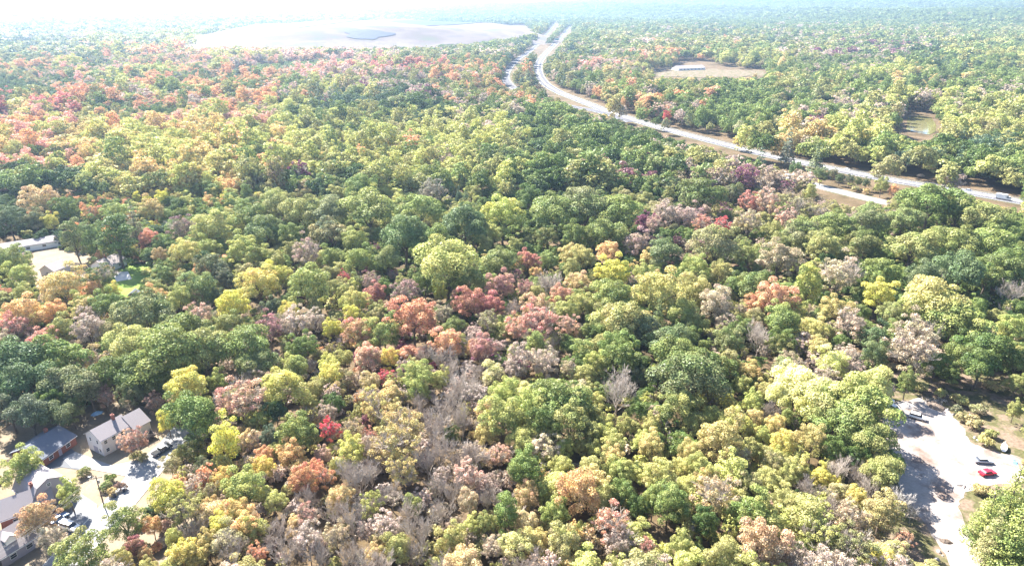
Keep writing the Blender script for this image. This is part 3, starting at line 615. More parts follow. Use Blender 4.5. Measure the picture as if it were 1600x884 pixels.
# labels: look first, then the nearest landmark, then an ordinal for look-alikes
MARKS = [('the gravel lot', 1450, 690), ('the white two-storey house', 172, 680), ('the gambrel-roofed house', 45, 775), ('the turning circle of the street', 245, 715), ('the dry field', 95, 410),
         ('the green lawn', 207, 443), ('the highway', 1300, 264), ('the purple thicket', 760, 490), ('the domed green grove', 860, 640), ('the giant pale yellow tree', 1270, 620),
         ('the leafless grey thicket', 690, 700), ('the brown side road', 1330, 308), ('the crimson half-bare tree', 515, 672), ('the big grey leafless tree', 965, 608),
         ('the dark oak mass', 1075, 580), ('the bright yellow-green crown', 785, 340), ('the golden olive crowns', 1475, 490), ('the orange maple cluster', 650, 500),
         ('the big green oak group', 262, 540), ('the pinkish grey thicket', 470, 505), ('the salmon crown', 1211, 469), ('the highway bend', 850, 130), ('the tall blue-green group', 170, 365)]
lab = {}
for q in placed:
    px_, py_, rp, k, c1 = q[3], q[4], q[5], q[6], q[7]
    mk = min(MARKS, key=lambda m_: math.hypot((m_[1] - px_), (m_[2] - py_) * 1.6) if math.hypot(m_[1] - px_, m_[2] - py_) > 12 else 1e9)
    dx, dy = px_ - mk[1], (py_ - mk[2]) * 1.6
    rel = ('right of' if dx > 0 else 'left of') if abs(dx) > abs(dy) else ('in front of' if dy > 0 else 'behind')
    dist = math.hypot(dx, dy); 
    far = 'just ' if dist < 45 else ('far ' if dist > 150 else '')
    size = {True: 'large', False: 'small'}.get(rp > 30) if (rp > 30 or rp < 15) else 'mid-sized'
    colr = NAMES.get(c1[0], 'grey') if not (k == 'b') else ('bleached white' if c1 == 'W' else 'grey')
    lab.setdefault(f"{size} {colr} {KN[k][1]} {far}{rel} {mk[0]}", []).append(q)
ORD = ['leftmost', 'second from left', 'third from left', 'fourth from left', 'fifth from left', 'sixth from left', 'seventh from left', 'eighth from left', 'ninth from left']
for l_, qs in lab.items():
    qs.sort(key=lambda q: q[3])
    for i, q in enumerate(qs):
        o = q[8]; t = l_ if len(qs) == 1 else l_ + ', ' + (ORD[i] if i < len(qs) - 1 or i == 0 else 'rightmost')
        w = t.split()
        if len(w) > 15: t = t.replace('mid-sized ', '').replace('spreading ', '').replace(' of the street', '').replace('leafless grey thicket', 'grey thicket').replace('yellow-green ', '')
        tag(o, t, 'conifer' if q[6] == 'c' else 'shrub' if q[6] == 'u' else 'tree', {'o': 'broad crowned woodland trees', 'm': 'rounded woodland trees', 't': 'tall narrow trees', 'c': 'conifers', 's': 'half-bare trees of the thicket', 'b': 'leafless grey trees', 'u': 'garden and lot-side shrubs'}[q[6]])

# ------------------------------------------------------------------ woodland beyond counting
CMAP_Y = [0, 45, 75, 105, 135, 165, 195, 225, 255, 285, 315, 345, 420, 520, 640, 760, 884]
CMAP = """g gG gG gG gG gG gG gG gG gG gG gG gG gG gG gG
gKSP gKP gP gK gKS gKG gGK gGK gGK gGK gGKP gGKS gGP gGK gGPK gGK
GGKS GKSP GKO OPWK OWPK PWPG PKGg gGKP GS gGKP gKGO gGKY GgKP gGPM gGSD gGKL
GKGO OPWG OPGg GSOP gOPW SPWP GKPR GKOg GSK KgPW KAGY KALG gGGK gGPY gGDg gGKS
GGSg OPGg gGOg GgOK OPGg GMPK GPMg KOGP GKSO GKgR GgKg gGDg gGKD GgDg GDAY GgPg
GSKR GDgO gGOP OPKg OKGL KSGS GDGD gGPK OPGg GgKA GRGO gGDg gGKP GgDP GDKY KLPg
OLWA LKGO GgKW OLWL LLKG KgGL KLgP KLPY gDGg GDgg GgRL gGGg GKgP KRML KLgW LKGg
OLKW OWOA OGgL WLLO LAKL LKgL LKgK LKYK DGgg DGgG GDPg KDGg KGLA LKgL SKGG GKSG
OLWK WOLG GOLL LLOO LAGL GLKL KLOY KTLY GDKg GDgG GPKD DGKg TKSP ALKg KLSG LSGD
GgDG LgGK OLLG OOLK GMKg GLKD LGKL GgKY DGgG GDMK GDTg DPTK PKTL KTP KGgg KGg
DGgS GOKg OYGL OYgg KGLg GgKL KSGL DGLK GDgg GDgK PDGK PRMT PKTK KPT Gg gK
DGSg GgKL SgGg OSgG GgKL gGKK gGGK gGGK gGDK gGDK PMKG gGKP gGKK gGKG gGGK gGGK
GGgK KAOg gKGS gKLM gKLM MKLg gGKG gGMK gKAG gGAK gGK gGKT gGKT gGDK gGK GGDK
GgKP gKGP GGDK gKGP PKLM KOLM KMPK PBKM PKgL gGK GGDK gGKP gKTP KgPT PTKG KgG
DDGS DDSG KLPG GKPO KPLA KPAB PBKA PBKA gGLK gLKP gGDK KLKA LKAg gKGT KTPG KG
GKLT KLPT KLOP PKAB PBKA PBKA PBKT PBKA KLAP KLAT KLKD KLKD KTPL KTBP PKTL KGL
KGLT KLPT KLAP PBKA PBKT PBKT PBKT PBKL KLPA KLTP KLDT KLDT KTBP KTBP PKT KGL"""
CM = [row.split() for row in CMAP.strip().split('\n')]
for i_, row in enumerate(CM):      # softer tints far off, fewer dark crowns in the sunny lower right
    for j_ in range(len(row)):
        if i_ < 11 and j_ >= 4: row[j_] = row[j_].replace('Y', 'L')
        if i_ < 11 and j_ >= 8: row[j_] = row[j_].replace('R', 'P')
        if i_ < 5 and j_ < 6: row[j_] += 'L'
        if 5 < i_ < 10 and j_ < 4: row[j_] += 'AL'
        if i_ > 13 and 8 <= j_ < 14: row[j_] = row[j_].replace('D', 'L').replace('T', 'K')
def region(px, py):
    j = int(np.clip(px // 100, 0, 15)); i = 0
    while i < len(CMAP_Y) - 1 and py > CMAP_Y[i + 1]: i += 1
    return CM[min(i, len(CM) - 1)][j]
hx = np.array([q[0] for q in placed]); hy = np.array([q[1] for q in placed]); hr = np.array([q[2] for q in placed])
def nodes_instancer(o, meshes):
    """scatter: each vertex of the object carries a shape index, size, turn and tint"""
    col = bpy.data.collections.new('tree_shapes')
    for i, me in enumerate(meshes):
        ob = bpy.data.objects.new(f'shape_{i:03d}', me); col.objects.link(ob)
    ng = bpy.data.node_groups.new('scatter', 'GeometryNodeTree')
    ng.interface.new_socket('Geometry', in_out='INPUT', socket_type='NodeSocketGeometry'); ng.interface.new_socket('Geometry', in_out='OUTPUT', socket_type='NodeSocketGeometry')
    N = ng.nodes; a = N.new('NodeGroupInput'); z = N.new('NodeGroupOutput'); ip = N.new('GeometryNodeInstanceOnPoints'); ci = N.new('GeometryNodeCollectionInfo')
    ci.inputs['Collection'].default_value = col; ci.inputs['Separate Children'].default_value = True; ci.inputs['Reset Children'].default_value = True
    def na(nm, ty):
        q = N.new('GeometryNodeInputNamedAttribute'); q.data_type = ty; q.inputs['Name'].default_value = nm; return q
    Lk = ng.links.new
    Lk(a.outputs[0], ip.inputs['Points']); Lk(ci.outputs[0], ip.inputs['Instance']); ip.inputs['Pick Instance'].default_value = True
    Lk(na('shape', 'INT').outputs[0], ip.inputs['Instance Index']); Lk(na('size', 'FLOAT_VECTOR').outputs[0], ip.inputs['Scale'])
    e2 = N.new('FunctionNodeEulerToRotation'); Lk(na('turn', 'FLOAT_VECTOR').outputs[0], e2.inputs[0]); Lk(e2.outputs[0], ip.inputs['Rotation'])
    Lk(ip.outputs[0], z.inputs[0])
    md = o.modifiers.new('scatter', 'NODES'); md.node_group = ng
def stuff(name, label, cat, pts, shape, size, tint, tint2, meshes, seed=1):
    n = len(pts); me = bpy.data.meshes.new(name); me.vertices.add(n); me.vertices.foreach_set('co', np.asarray(pts, np.float32).ravel())
    r = np.random.default_rng(seed)
    me.attributes.new('shape', 'INT', 'POINT').data.foreach_set('value', np.asarray(shape, np.int32))
    me.attributes.new('size', 'FLOAT_VECTOR', 'POINT').data.foreach_set('vector', np.asarray(size, np.float32).ravel())
    t = np.zeros((n, 3), np.float32); t[:, 2] = r.uniform(0, 6.28, n)
    me.attributes.new('turn', 'FLOAT_VECTOR', 'POINT').data.foreach_set('vector', t.ravel())
    me.attributes.new('tint', 'FLOAT_VECTOR', 'POINT').data.foreach_set('vector', np.asarray(tint, np.float32).ravel())
    me.attributes.new('tint2', 'FLOAT_VECTOR', 'POINT').data.foreach_set('vector', np.asarray(tint2, np.float32).ravel())
    me.materials.append(M_LEAF); me.update()
    o = bpy.data.objects.new(name, me); C.objects.link(o); tag(o, label, cat, kind='stuff'); nodes_instancer(o, meshes); return o
def shapes(lod):
    ms = []; idx = {}
    for k in 'omtcsbu':
        idx[k] = []
        for d in (KL[lod][k] if lod else K0[k]): idx[k].append((len(ms), d)); ms.append(d['crown'])
    return ms, idx
def region_noise(x, y):
    return np.sin(x * .021 + 1.7 * np.sin(y * .013)) + np.sin(y * .017 + 1.3 * np.sin(x * .011 + 2)) + .6 * np.sin(x * .05 + y * .043)
BRUSH = poly_mask([(690,560),(760,570),(772,700),(745,884),(420,884),(500,790),(600,690)])
def scatter(name, label, y0, y1, step, lod, seed, hmul=1.0, rr=(3.2, 6.4), shrubs=False, margin=90, avoid=True):
    r = np.random.default_rng(seed); pr = random.Random(seed)
    hw = lambda y: y * .80 + margin
    ys_ = np.arange(y0, y1, step); P = []
    for yy in ys_:
        xs_ = np.arange(-hw(yy), hw(yy), step); P.append(np.stack([xs_, np.full(len(xs_), yy)], 1))
    P = np.concatenate(P); P += r.uniform(-.48, .48, P.shape) * step
    z = hills(P[:, 0], P[:, 1]); bx, by = proj(P[:, 0], P[:, 1], z)
    ok = (by > -12)
    ok &= ~look(base_mask, bx, by)
    P = P[ok]; z = z[ok]; bx = bx[ok]; by = by[ok]
    if avoid:
        near = np.zeros(len(P), bool)
        for a_, b_, c_ in zip(hx, hy, hr): near |= np.hypot(P[:, 0] - a_, P[:, 1] - b_) < (c_ * (.6 if shrubs else .74) + (.3 if shrubs else 1.3))
        P = P[~near]; z = z[~near]; bx = bx[~near]; by = by[~near]
    ms, idx = shapes(lod); pts = []; sh = []; sz = []; t1 = []; t2 = []
    rn = region_noise(P[:, 0], P[:, 1])
    R = r.uniform(rr[0], rr[1], len(P)) * (1 if shrubs else 1 + .1 * rn)
    plant = look(PLANT, bx, by); brush = look(BRUSH, bx, by)
    for i in range(len(P)):
        x_, y_ = P[i]; reg = region(bx[i] + pr.gauss(0, 42), by[i] - 4 + pr.gauss(0, 9 if by[i] < 330 else 25))
        u = (rn[i] + 2.6) / 5.2
        ci = int(np.clip(u * len(reg) + pr.gauss(0, .9), 0, len(reg) - 1)); c = reg[ci]
        if c == 'B': k = 'b'
        elif c in 'PTM': k = pr.choice('sssm')
        elif c in 'DG': k = pr.choice('ooom')
        elif c == 'S': k = pr.choice('ocm')
        else: k = pr.choice('mmot')
        if brush[i] and pr.random() < .8:      # the strip of bare stems and pale scrub
            c = pr.choice('PBTKB'); k = pr.choice('bbss'); reg = 'PBK'
        if shrubs: k = pr.choice('uuuus')
        j, d = pr.choice(idx[k]); Rr = R[i]; s1 = Rr / d['R']; s3 = (max(.34, s1 ** .75) * pr.uniform(.8, 1.25)) * hmul
        if k == 't': s1 *= 1.0
        if plant[i]: j, d = pr.choice(idx['u']); k = 'u'; c = 'g'; reg = 'gGK'; Rr = d['R'] * pr.uniform(1.2, 2.2); s1 = s3 = Rr / d['R']
        # does the crown stand in front of something the photo shows?
        cx_, cy_ = proj(x_, y_, z[i] + d['zc'] * s3); tx_, ty_ = proj(x_, y_, z[i] + (d['zc'] + d['V']) * s3 * .98); wpx = Rr * FPX / depth((x_, y_, z[i]))
        q = look(mask, np.array([cx_, tx_, cx_ - wpx, cx_ + wpx, tx_ - wpx * .6, tx_ + wpx * .6, bx[i]]), np.array([cy_, ty_, cy_, cy_, ty_ + 2, ty_ + 2, by[i] - 3]))
        if q.any() and (y_ < 400 or Rr > 5 or pr.random() > .03):
            if y_ > 900: continue
            j, d = pr.choice(idx['u']); k = 'u'; s1 = pr.uniform(.5, 1.1); s3 = s1 * pr.uniform(.7, 1.2); Rr = d['R'] * s1
            cx_, cy_ = proj(x_, y_, z[i] + 4.5 * s3)
            if look(mask, np.array([cx_]), np.array([cy_]))[0]: continue
            c = pr.choice('KPATL')
        a = mixc(c, pr); b_ = mixc(c + pr.choice(reg), pr)
        pts.append((x_, y_, z[i] - .1)); sh.append(j); sz.append((s1 * pr.uniform(.9, 1.15), s1 * pr.uniform(.9, 1.15), s3)); t1.append(a); t2.append(b_)
    print(name, len(pts))
    return stuff(name, label, 'woodland', pts, sh, sz, t1, t2, ms, seed)
scatter('near_undergrowth', 'low brush and saplings filling the gaps between the trees', 60, 420, 4.6, 1, 21, rr=(1.3, 2.8), shrubs=True, margin=60)
scatter('near_woodland', 'smaller trees packed between the nearer crowns', 40, 430, 6.6, 0, 22, rr=(2.2, 4.4), hmul=.78, margin=70)
scatter('middle_woodland', 'autumn woodland in mixed green, gold and orange around the highway', 426, 1500, 9.6, 1, 23, rr=(3.8, 9.0), avoid=True)
scatter('far_woodland', 'hazy woodland reaching the horizon', 1500, 4200, 16.0, 2, 24, rr=(6, 13), hmul=.8, avoid=False)
scatter('horizon_woodland', 'pale blue woodland at the horizon', 4200, 10500, 34.0, 2, 25, rr=(13, 22), hmul=.5, avoid=False, margin=400)
# ------------------------------------------------------------------ haze
hb = MB().box(-10200, 10200, -420, 12800, -12, 420)
M_HAZE = bpy.data.materials.new('haze'); M_HAZE.use_nodes = True
n = M_HAZE.node_tree; n.nodes.remove(n.nodes['Principled BSDF']); pv = n.nodes.new('ShaderNodeVolumePrincipled')
pv.inputs['Color'].default_value = (.50, .70, 1.0, 1); pv.inputs['Density'].default_value = HAZE_DENSITY; pv.inputs['Anisotropy'].default_value = .4
n.links.new(pv.outputs[0], n.nodes['Material Output'].inputs['Volume'])
tag(hb.build('haze', M_HAZE), kind='stuff')
# ------------------------------------------------------------------ houses
def window(parent, face, w, l, u, z, ww, wh, y0=0.0):
    """a framed window: face S/N are the gable ends, E/W the long sides; u runs along the wall"""
    hw = w / 2; fr = MB(); pn = MB(); t = .07
    def B(mb, a0, a1, z0, z1, d0, d1):
        if face == 'S': mb.box(a0, a1, y0 - d1, y0 - d0, z0, z1)
        elif face == 'N': mb.box(a0, a1, y0 + l + d0, y0 + l + d1, z0, z1)
        elif face == 'E': mb.box(hw + d0, hw + d1, a0, a1, z0, z1)
        else: mb.box(-hw - d1, -hw - d0, a0, a1, z0, z1)
    a0, a1, z0, z1 = u - ww / 2, u + ww / 2, z - wh / 2, z + wh / 2
    B(fr, a0 - t, a0, z0 - t, z1 + t, -.02, .06); B(fr, a1, a1 + t, z0 - t, z1 + t, -.02, .06)
    B(fr, a0, a1, z0 - t, z0, -.02, .08); B(fr, a0, a1, z1, z1 + t, -.02, .06); B(fr, a0, a1, z - .025, z + .025, -.02, .05)
    f = fr.build('window', M_WHITE, parent); B(pn, a0, a1, z0, z1, -.02, .03); pn.build('pane', M_GLASS, f); return f
def wall_mesh(w, l, eave, ridge, y0=0, gambrel=None, z0=0):
    hw = w / 2; pr = [(-hw, z0), (hw, z0), (hw, eave)]
    if gambrel: pr += [(hw * gambrel[0], gambrel[1])]
    pr += [(0, ridge)]
    if gambrel: pr += [(-hw * gambrel[0], gambrel[1])]
    pr += [(-hw, eave)]
    return MB().prism(pr, y0, y0 + l)
def roof_mesh(b, w, l, eave, ridge, y0=0, oh=.45, th=.18, gambrel=None):
    hw = w / 2; pts = [(hw, eave)] + ([(hw * gambrel[0], gambrel[1])] if gambrel else []) + [(0, ridge)]
    p0, p1 = pts[0], pts[1]; k = oh / math.hypot(p0[0] - p1[0], p0[1] - p1[1])
    pts[0] = (p0[0] + (p0[0] - p1[0]) * k, p0[1] + (p0[1] - p1[1]) * k)
    pts = [(x, z + .012) for x, z in pts]
    full = pts + [(-x, z) for x, z in pts[-2::-1]]
    prof = full + [(x, z + th) for x, z in full[::-1]]
    return b.prism(prof, y0 - oh * .8, y0 + l + oh * .8)
def house(name, label, cat, pn, pf, z_e, w, l, ridge, wm, rm, wins=(), gambrel=None, chim=None, door=None, wings=(), group=None, side='E'):
    a = G(*pn, z_e); c = G(*pf, z_e); d = (c - a).normalized(); yaw = math.atan2(-d.x, d.y)
    X = Vector((d.y, -d.x, 0)); s_ = 1 if side == 'E' else -1
    o0 = a - X * (w / 2) * s_; o0.z = 0
    root = empty(name, (o0.x, o0.y, hz(o0.x, o0.y)), yaw); tag(root, label, cat, group)
    wl = wall_mesh(w, l, z_e, ridge, gambrel=gambrel).build('wall', wm, root)
    rb = MB(); roof_mesh(rb, w, l, z_e, ridge, gambrel=gambrel); rf = rb.build('roof', rm, root)
    for wg in wings:
        fx, fy, fyaw, ww, wl_, we, wr = wg[:7]
        m_ = wall_mesh(ww, wl_, we, wr).build('wing_wall', wg[7] if len(wg) > 7 else wm, root, (fx, fy, 0), fyaw)
        r2 = MB(); roof_mesh(r2, ww, wl_, we, wr); r2.build('wing_roof', rm, root, (fx, fy, 0), fyaw)
    for (f_, u, z, ww, wh) in wins: window(root, f_, w, l, u, z, ww, wh)
    if chim:
        cx, cy, z1 = chim; cb = MB(); cb.box(cx - .45, cx + .45, cy - .35, cy + .35, z_e, z1); cb.box(cx - .52, cx + .52, cy - .42, cy + .42, z1, z1 + .15); cb.box(cx - .2, cx + .2, cy - .2, cy + .2, z1 + .15, z1 + .4)
        cb.build('chimney', M_BRICK, rf)
    if door:
        f_, u = door; db = MB()
        if f_ == 'E': db.box(w / 2 - .02, w / 2 + .06, u - .5, u + .5, 0, 2.1)
        else: db.box(u - .5, u + .5, -.06, .02, 0, 2.1)
        dd = db.build('door', M_GREYWALL, root); hb_ = MB()
        if f_ == 'E': hb_.box(w / 2 + .06, w / 2 + .12, u + .3, u + .36, 1, 1.1)
        else: hb_.box(u + .3, u + .36, -.12, -.06, 1, 1.1)
        hb_.build('handle', M_CHROME, dd)
    gb = MB(); hw = w / 2 + .42
    for s in (-1, 1): gb.box(s * hw - .06, s * hw + .06, -.3, l + .3, z_e - .30, z_e - .18)
    gb.build('gutter', M_WHITE, root)
    return root
hA = house('detached_house', 'white two-storey house with pale gable roof beside the turning circle', 'house', (157, 688), (190, 670.5), 5.3, 7.2, 8.6, 7.5, M_SIDING, M_ROOF,
      wins=[('S', -1.6, 4.1, .8, 1.1), ('S', 1.7, 4.1, .8, 1.1), ('S', 2.2, 1.5, .9, 1.1), ('E', 1.2, 4.1, .9, 1.1), ('E', 3.6, 4.1, 1.0, 1.1), ('E', 6.2, 4.1, 1.0, 1.1), ('E', 1.3, 1.5, .9, 1.0), ('E', 6.4, 1.5, 1.2, 1.1)],
      chim=(.1, 6.4, 8.9), door=('E', 4.0), wings=[(.9, 8.75, 0, 8.6, 4.8, 4.5, 7.2)])
g = MB(); g.box(-.9, 1.1, -.05, .03, 0, 2.2); g.build('garage_door', M_GREYWALL, hA)
dk = MB(); dk.box(5.4, 8.6, 9.5, 13.2, 1.15, 1.3)
for x in (5.45, 7, 8.5):
    for y in (9.55, 11.3, 13.1): dk.box(x - .06, x + .06, y - .06, y + .06, 0, 2.2)
for z in (1.6, 1.9, 2.2): dk.box(8.48, 8.52, 9.6, 13.1, z - .03, z + .03); dk.box(5.5, 8.5, 9.53, 9.57, z - .03, z + .03)
dk.build('deck', M_WOODP, hA)
hB = house('brick_house', 'low dark-roofed house with red brick side in deep tree shade', 'house', (66, 716), (113, 683), 2.9, 10.5, 11, 5.3, M_BRICK, M_ROOF_D,
      wins=[('E', 2.5, 1.6, 1.3, 1.1), ('E', 8.2, 1.6, 1.3, 1.1), ('S', -2.5, 1.6, 1.2, 1.1), ('S', 2.5, 1.6, 1.2, 1.1)], chim=(-1, 8, 6.2), door=('E', 5.4))
hC = house('gambrel_house', 'pale gambrel-roofed house with round gable window and brick lower storey', 'house', (50, 783), (22, 763), 4.2, 8.8, 9.5, 8.2, M_GREYWALL, M_ROOF,
      gambrel=(.62, 6.9), side='W', wins=[('S', 0, 6.4, .8, .8), ('S', -2.2, 2, 1.0, 1.2), ('S', 2.2, 2, 1.0, 1.2)], door=('S', 0))
sk = MB(); 
for k in range(1): sk.add([(1.0, 1.2, 8.03), (2.1, 1.2, 7.52), (2.1, 8.0, 7.52), (1.0, 8.0, 8.03)], [(0, 1, 2, 3)]); sk.add([(1.0, 1.2, 8.15), (2.1, 1.2, 7.64), (2.1, 8.0, 7.64), (1.0, 8.0, 8.15)], [(0, 1, 2, 3)])
hC2 = house('brick_wing_house', 'brick ground-floor wing with broad pale roof and tall chimney beside the gambrel house', 'house', (0, 813), (44, 797), 3.2, 8.4, 11, 6.0, M_BRICK, M_ROOF,
      wins=[('E', 3, 1.6, 1.3, 1.1), ('E', 7.4, 1.6, 1.3, 1.1)], chim=(-.2, 7.6, 7.6))
hD = house('corner_house', 'pale-roofed house with a white dormer, nearest the lower corner', 'house', (0, 872), (48, 842), 3.0, 9.0, 9, 6.2, M_GREYWALL, M_ROOF,
      wins=[('E', 2.5, 1.6, 1.3, 1.1), ('E', 6.0, 1.6, 1.3, 1.1), ('N', 0, 1.6, 1.3, 1.1)])
db = wall_mesh(2.2, 2.6, 5.3, 6.1, z0=3.6).build('dormer', M_WHITE, hD, (3.2, 3.5, 0), PI / 2)
rb = MB(); roof_mesh(rb, 2.2, 2.6, 5.3, 6.1, oh=.25, th=.1); rb.build('dormer_roof', M_ROOF, hD, (3.2, 3.5, 0), PI / 2)
house('field_house', 'small grey-roofed house half hidden at the edge of the dry field', 'house', (84, 424), (108, 414), 3, 8, 9, 5.6, M_SIDING, M_ROOF_T, group=None, wins=[('E', 3, 1.6, 1.2, 1.1), ('S', 0, 1.6, 1.2, 1.1)])
house('back_lawn_house', 'grey-roofed house beside the bright green lawn', 'house', (165, 418), (196, 405), 3, 9, 12, 5.8, M_WHITE, M_ROOF_T, wins=[('E', 3, 1.6, 1.2, 1.1), ('E', 8, 1.6, 1.2, 1.1), ('S', 0, 1.6, 1.2, 1.1)], chim=(0, 5, 6.6))
house('long_building', 'long low white building at the far side of the dry field', 'building', (-60, 400), (64, 380), 3.2, 9, 55, 5.0, M_WHITE, M_ROOF, wins=[('E', 6 + 7 * k, 1.7, 1.6, 1.1) for k in range(7)])
house('garden_shed', 'small dark-roofed shed at the foot of the green lawn', 'shed', (212, 461), (221, 452), 2.4, 3.2, 4.2, 3.6, M_GREYWALL, M_ROOF_D, door=('E', 2))
house('lone_white_building', 'long white building at the back of the tan clearing beyond the highway', 'building', (1060, 108), (1112, 106), 4, 22, 60, 8, M_WHITE, M_ROOF, wins=[('E', 6 + 8 * k, 2, 3, 1.6) for k in range(7)])
house('pond_house', 'pinkish-roofed house among trees up the slope from the pond', 'house', (1490, 172), (1512, 166), 3.2, 10, 15, 6, M_SIDING, M_ROOF_T, wins=[('E', 3, 1.7, 1.2, 1.1), ('E', 8, 1.7, 1.2, 1.1)])
house('tan_roof_house', 'tan-roofed house at the wood edge past the salmon trees by the pond', 'house', (1545, 228), (1580, 226), 3, 12, 16, 5.6, M_SIDING, M_ROOF_T, wins=[('E', 3, 1.7, 1.2, 1.1), ('E', 8, 1.7, 1.2, 1.1)])
sheet('patio', [(176,426),(200,424),(206,436),(182,440)], M_CONC, .12)

# ------------------------------------------------------------------ vehicles
def vehicle(px, py, ang, paint, label, cat='car', L=4.6, Wd=1.85, kind='sedan', pos=None, group=None):
    p = pos or G(px, py); root = empty({'sedan': 'parked_car', 'suv': 'parked_car', 'van': 'parked_van', 'pickup': 'pickup_truck', 'truck': 'box_truck'}[kind], (p.x, p.y, hz(p.x, p.y) + .12), ang)
    tag(root, label, cat, group); h = L / 2; w = Wd / 2
    prof = {'sedan': ([(-h, .35), (h, .35), (h, .62), (h - .15, .78), (h - 1.25, .92), (-h + .85, .95), (-h + .05, .88), (-h, .6)], [(h - 1.3, .9), (h - 1.9, 1.38), (-h + 1.3, 1.42), (-h + .7, .93)]),
            'suv': ([(-h, .4), (h, .4), (h, .8), (h - .15, .98), (h - 1.2, 1.08), (-h + .1, 1.1), (-h, .8)], [(h - 1.2, 1.05), (h - 1.85, 1.68), (-h + .5, 1.72), (-h + .12, 1.08)]),
            'van': ([(-h, .4), (h, .4), (h, .9), (h - .1, 1.05), (h - .9, 1.2), (-h + .05, 1.2), (-h, .8)], [(h - .95, 1.17), (h - 1.8, 1.85), (-h + .3, 1.9), (-h + .08, 1.18)]),
            'pickup': ([(-h, .45), (h, .45), (h, .9), (h - .15, 1.05), (h - 1.4, 1.12), (-h, 1.12)], [(h - 1.45, 1.1), (h - 2.1, 1.75), (h - 3.5, 1.78), (h - 3.75, 1.1)]),
            'truck': ([(-h, .5), (h, .5), (h, 1.2), (h - .2, 1.5), (h - 2.2, 1.5), (-h, 1.0)], [(h - .35, 1.45), (h - .9, 2.3), (h - 2.1, 2.3), (h - 2.15, 1.45)])}[kind]
    bm = MB().prism([(z_[0], z_[1]) for z_ in prof[0]], -w, w)
    def turn(mb): mb.v = [(x, y, z) for (x, y, z) in mb.v]; return mb
    bo = bev(bm.build('body', paint, root), .08, 2)
    cb = MB().prism(prof[1], -w * .86, w * .86)
    ztop = max(z for _, z in prof[1])
    cb.v = [(x, y * (1 if z < ztop - .2 else .84), z) for x, y, z in cb.v]
    bev(cb.build('windows', M_GLASS, root), .05, 2)
    rx0 = min(x for x, z in prof[1] if z > ztop - .1); rx1 = max(x for x, z in prof[1] if z > ztop - .1)
    rb = MB().box(rx0 - .08, rx1 + .08, -w * .8, w * .8, ztop - .02, ztop + .05); bev(rb.build('roof', paint, root), .03)
    for sx in (-1, 1):
        for sy in (-1, 1):
            wx = sx * (h - .82); r_ = .33 if kind not in ('truck', 'pickup') else .4
            wb = MB(); wb.tube((wx, sy * (w - .2), r_), (wx, sy * (w + .01), r_), r_, r_, 14)
            t = wb.build('wheel', M_TYRE, root); MB().tube((wx, sy * (w + .01), r_), (wx, sy * (w + .025), r_), r_ * .6, r_ * .55, 10).build('rim', M_CHROME, t)
    for sy in (-1, 1):
        zb = prof[0][3][1] - .12
        MB().box(h - .06, h + .02, sy * w * .68 - .16, sy * w * .68 + .16, zb - .1, zb + .06).build('headlight', M_LAMPW, root)
        MB().box(-h - .02, -h + .06, sy * w * .72 - .14, sy * w * .72 + .14, .62, .8).build('taillight', M_LAMPR, root)
    if kind == 'pickup':
        b = MB(); b.box(-h + .1, h - 3.85, -w + .12, w - .12, 1.13, 1.15); b.build('bed', M_TYRE, root)
    if kind == 'truck':
        b = MB(); b.box(-h, h - 2.35, -w * 1.08, w * 1.08, .95, 3.4); bev(b.build('cargo_box', M_CARW, root), .04)
    return root
vehicle(110, 826, math.radians(-20), M_CARW, 'white van with blue-grey sides in the short driveway', 'van', 5.2, 2.0, 'van')
vehicle(93, 812, math.radians(60), M_CARB, 'small blue-grey car behind the white van', 'car', 4.2, 1.8)
vehicle(254, 706, math.radians(62), M_CARD, 'dark pickup truck parked at the kerb of the turning circle', 'pickup truck', 5.6, 2.0, 'pickup')
vehicle(1535, 722, math.radians(-4), M_SILVER, 'silver car in the gravel lot beside the red one', 'car', 5.0, 1.9)
vehicle(1542, 741, math.radians(12), M_RED, 'bright red car in the gravel lot', 'car', 4.6, 1.85)
vehicle(1433, 654, math.radians(-35), M_CARW, 'white car alone near the top of the gravel lot', 'car', 4.7, 1.85, 'suv')
vehicle(1388, 640, math.radians(-60), M_CARW, 'white box truck half hidden at the lot corner under trees', 'truck', 6.0, 2.1, 'truck')
def on_road(path, k, off, paint, label, kind='sedan', cat='car', L=4.6, Wd=1.85):
    a = path[k]; t = (path[k + 1] - path[k - 1]).normalized(); nn = Vector((t.y, -t.x, 0)); p = a + nn * off
    r = vehicle(0, 0, math.atan2(t.y, t.x) + (PI if off < 0 else 0), paint, label, cat, L, Wd, kind, pos=p); r.location.z += .2; return r
def nearest(path, px): 
    return min(range(1, len(path) - 1), key=lambda i: abs(proj(path[i].x, path[i].y, 0)[0] - px))
HAd = smooth(HW, 40)
on_road(HAd, nearest(HAd[:400], 1570), -3, M_CARW, 'white box truck on the highway where it leaves the picture', 'truck', 'truck', 8.5, 2.5)
on_road(HAd, nearest(HAd[:400], 1510), 3, M_SILVER, 'silver car on the highway next to the white box truck', 'sedan', 'car', 5)
on_road(HAd, nearest(HAd[:400], 1318), 4, M_CARW, 'white car on the straight highway beyond the row of small conifers', 'sedan', 'car', 5)
i_ = nearest(HAd, 848); i_ = min(range(1, len(HAd) - 1), key=lambda i: math.hypot(*(a - b for a, b in zip(proj(HAd[i].x, HAd[i].y, 0), (849, 105)))))
on_road(HAd, i_, 4, M_CARD, 'dark car on the outer side of the highway bend', 'suv', 'car', 5)
on_road(HAd, min(range(1, len(HAd) - 1), key=lambda i: math.hypot(*(a - b for a, b in zip(proj(HAd[i].x, HAd[i].y, 0), (858, 134))))), -4, M_SILVER, 'silver car just below the highway bend', 'suv', 'car', 5)
HBd = smooth(HW2, 30)
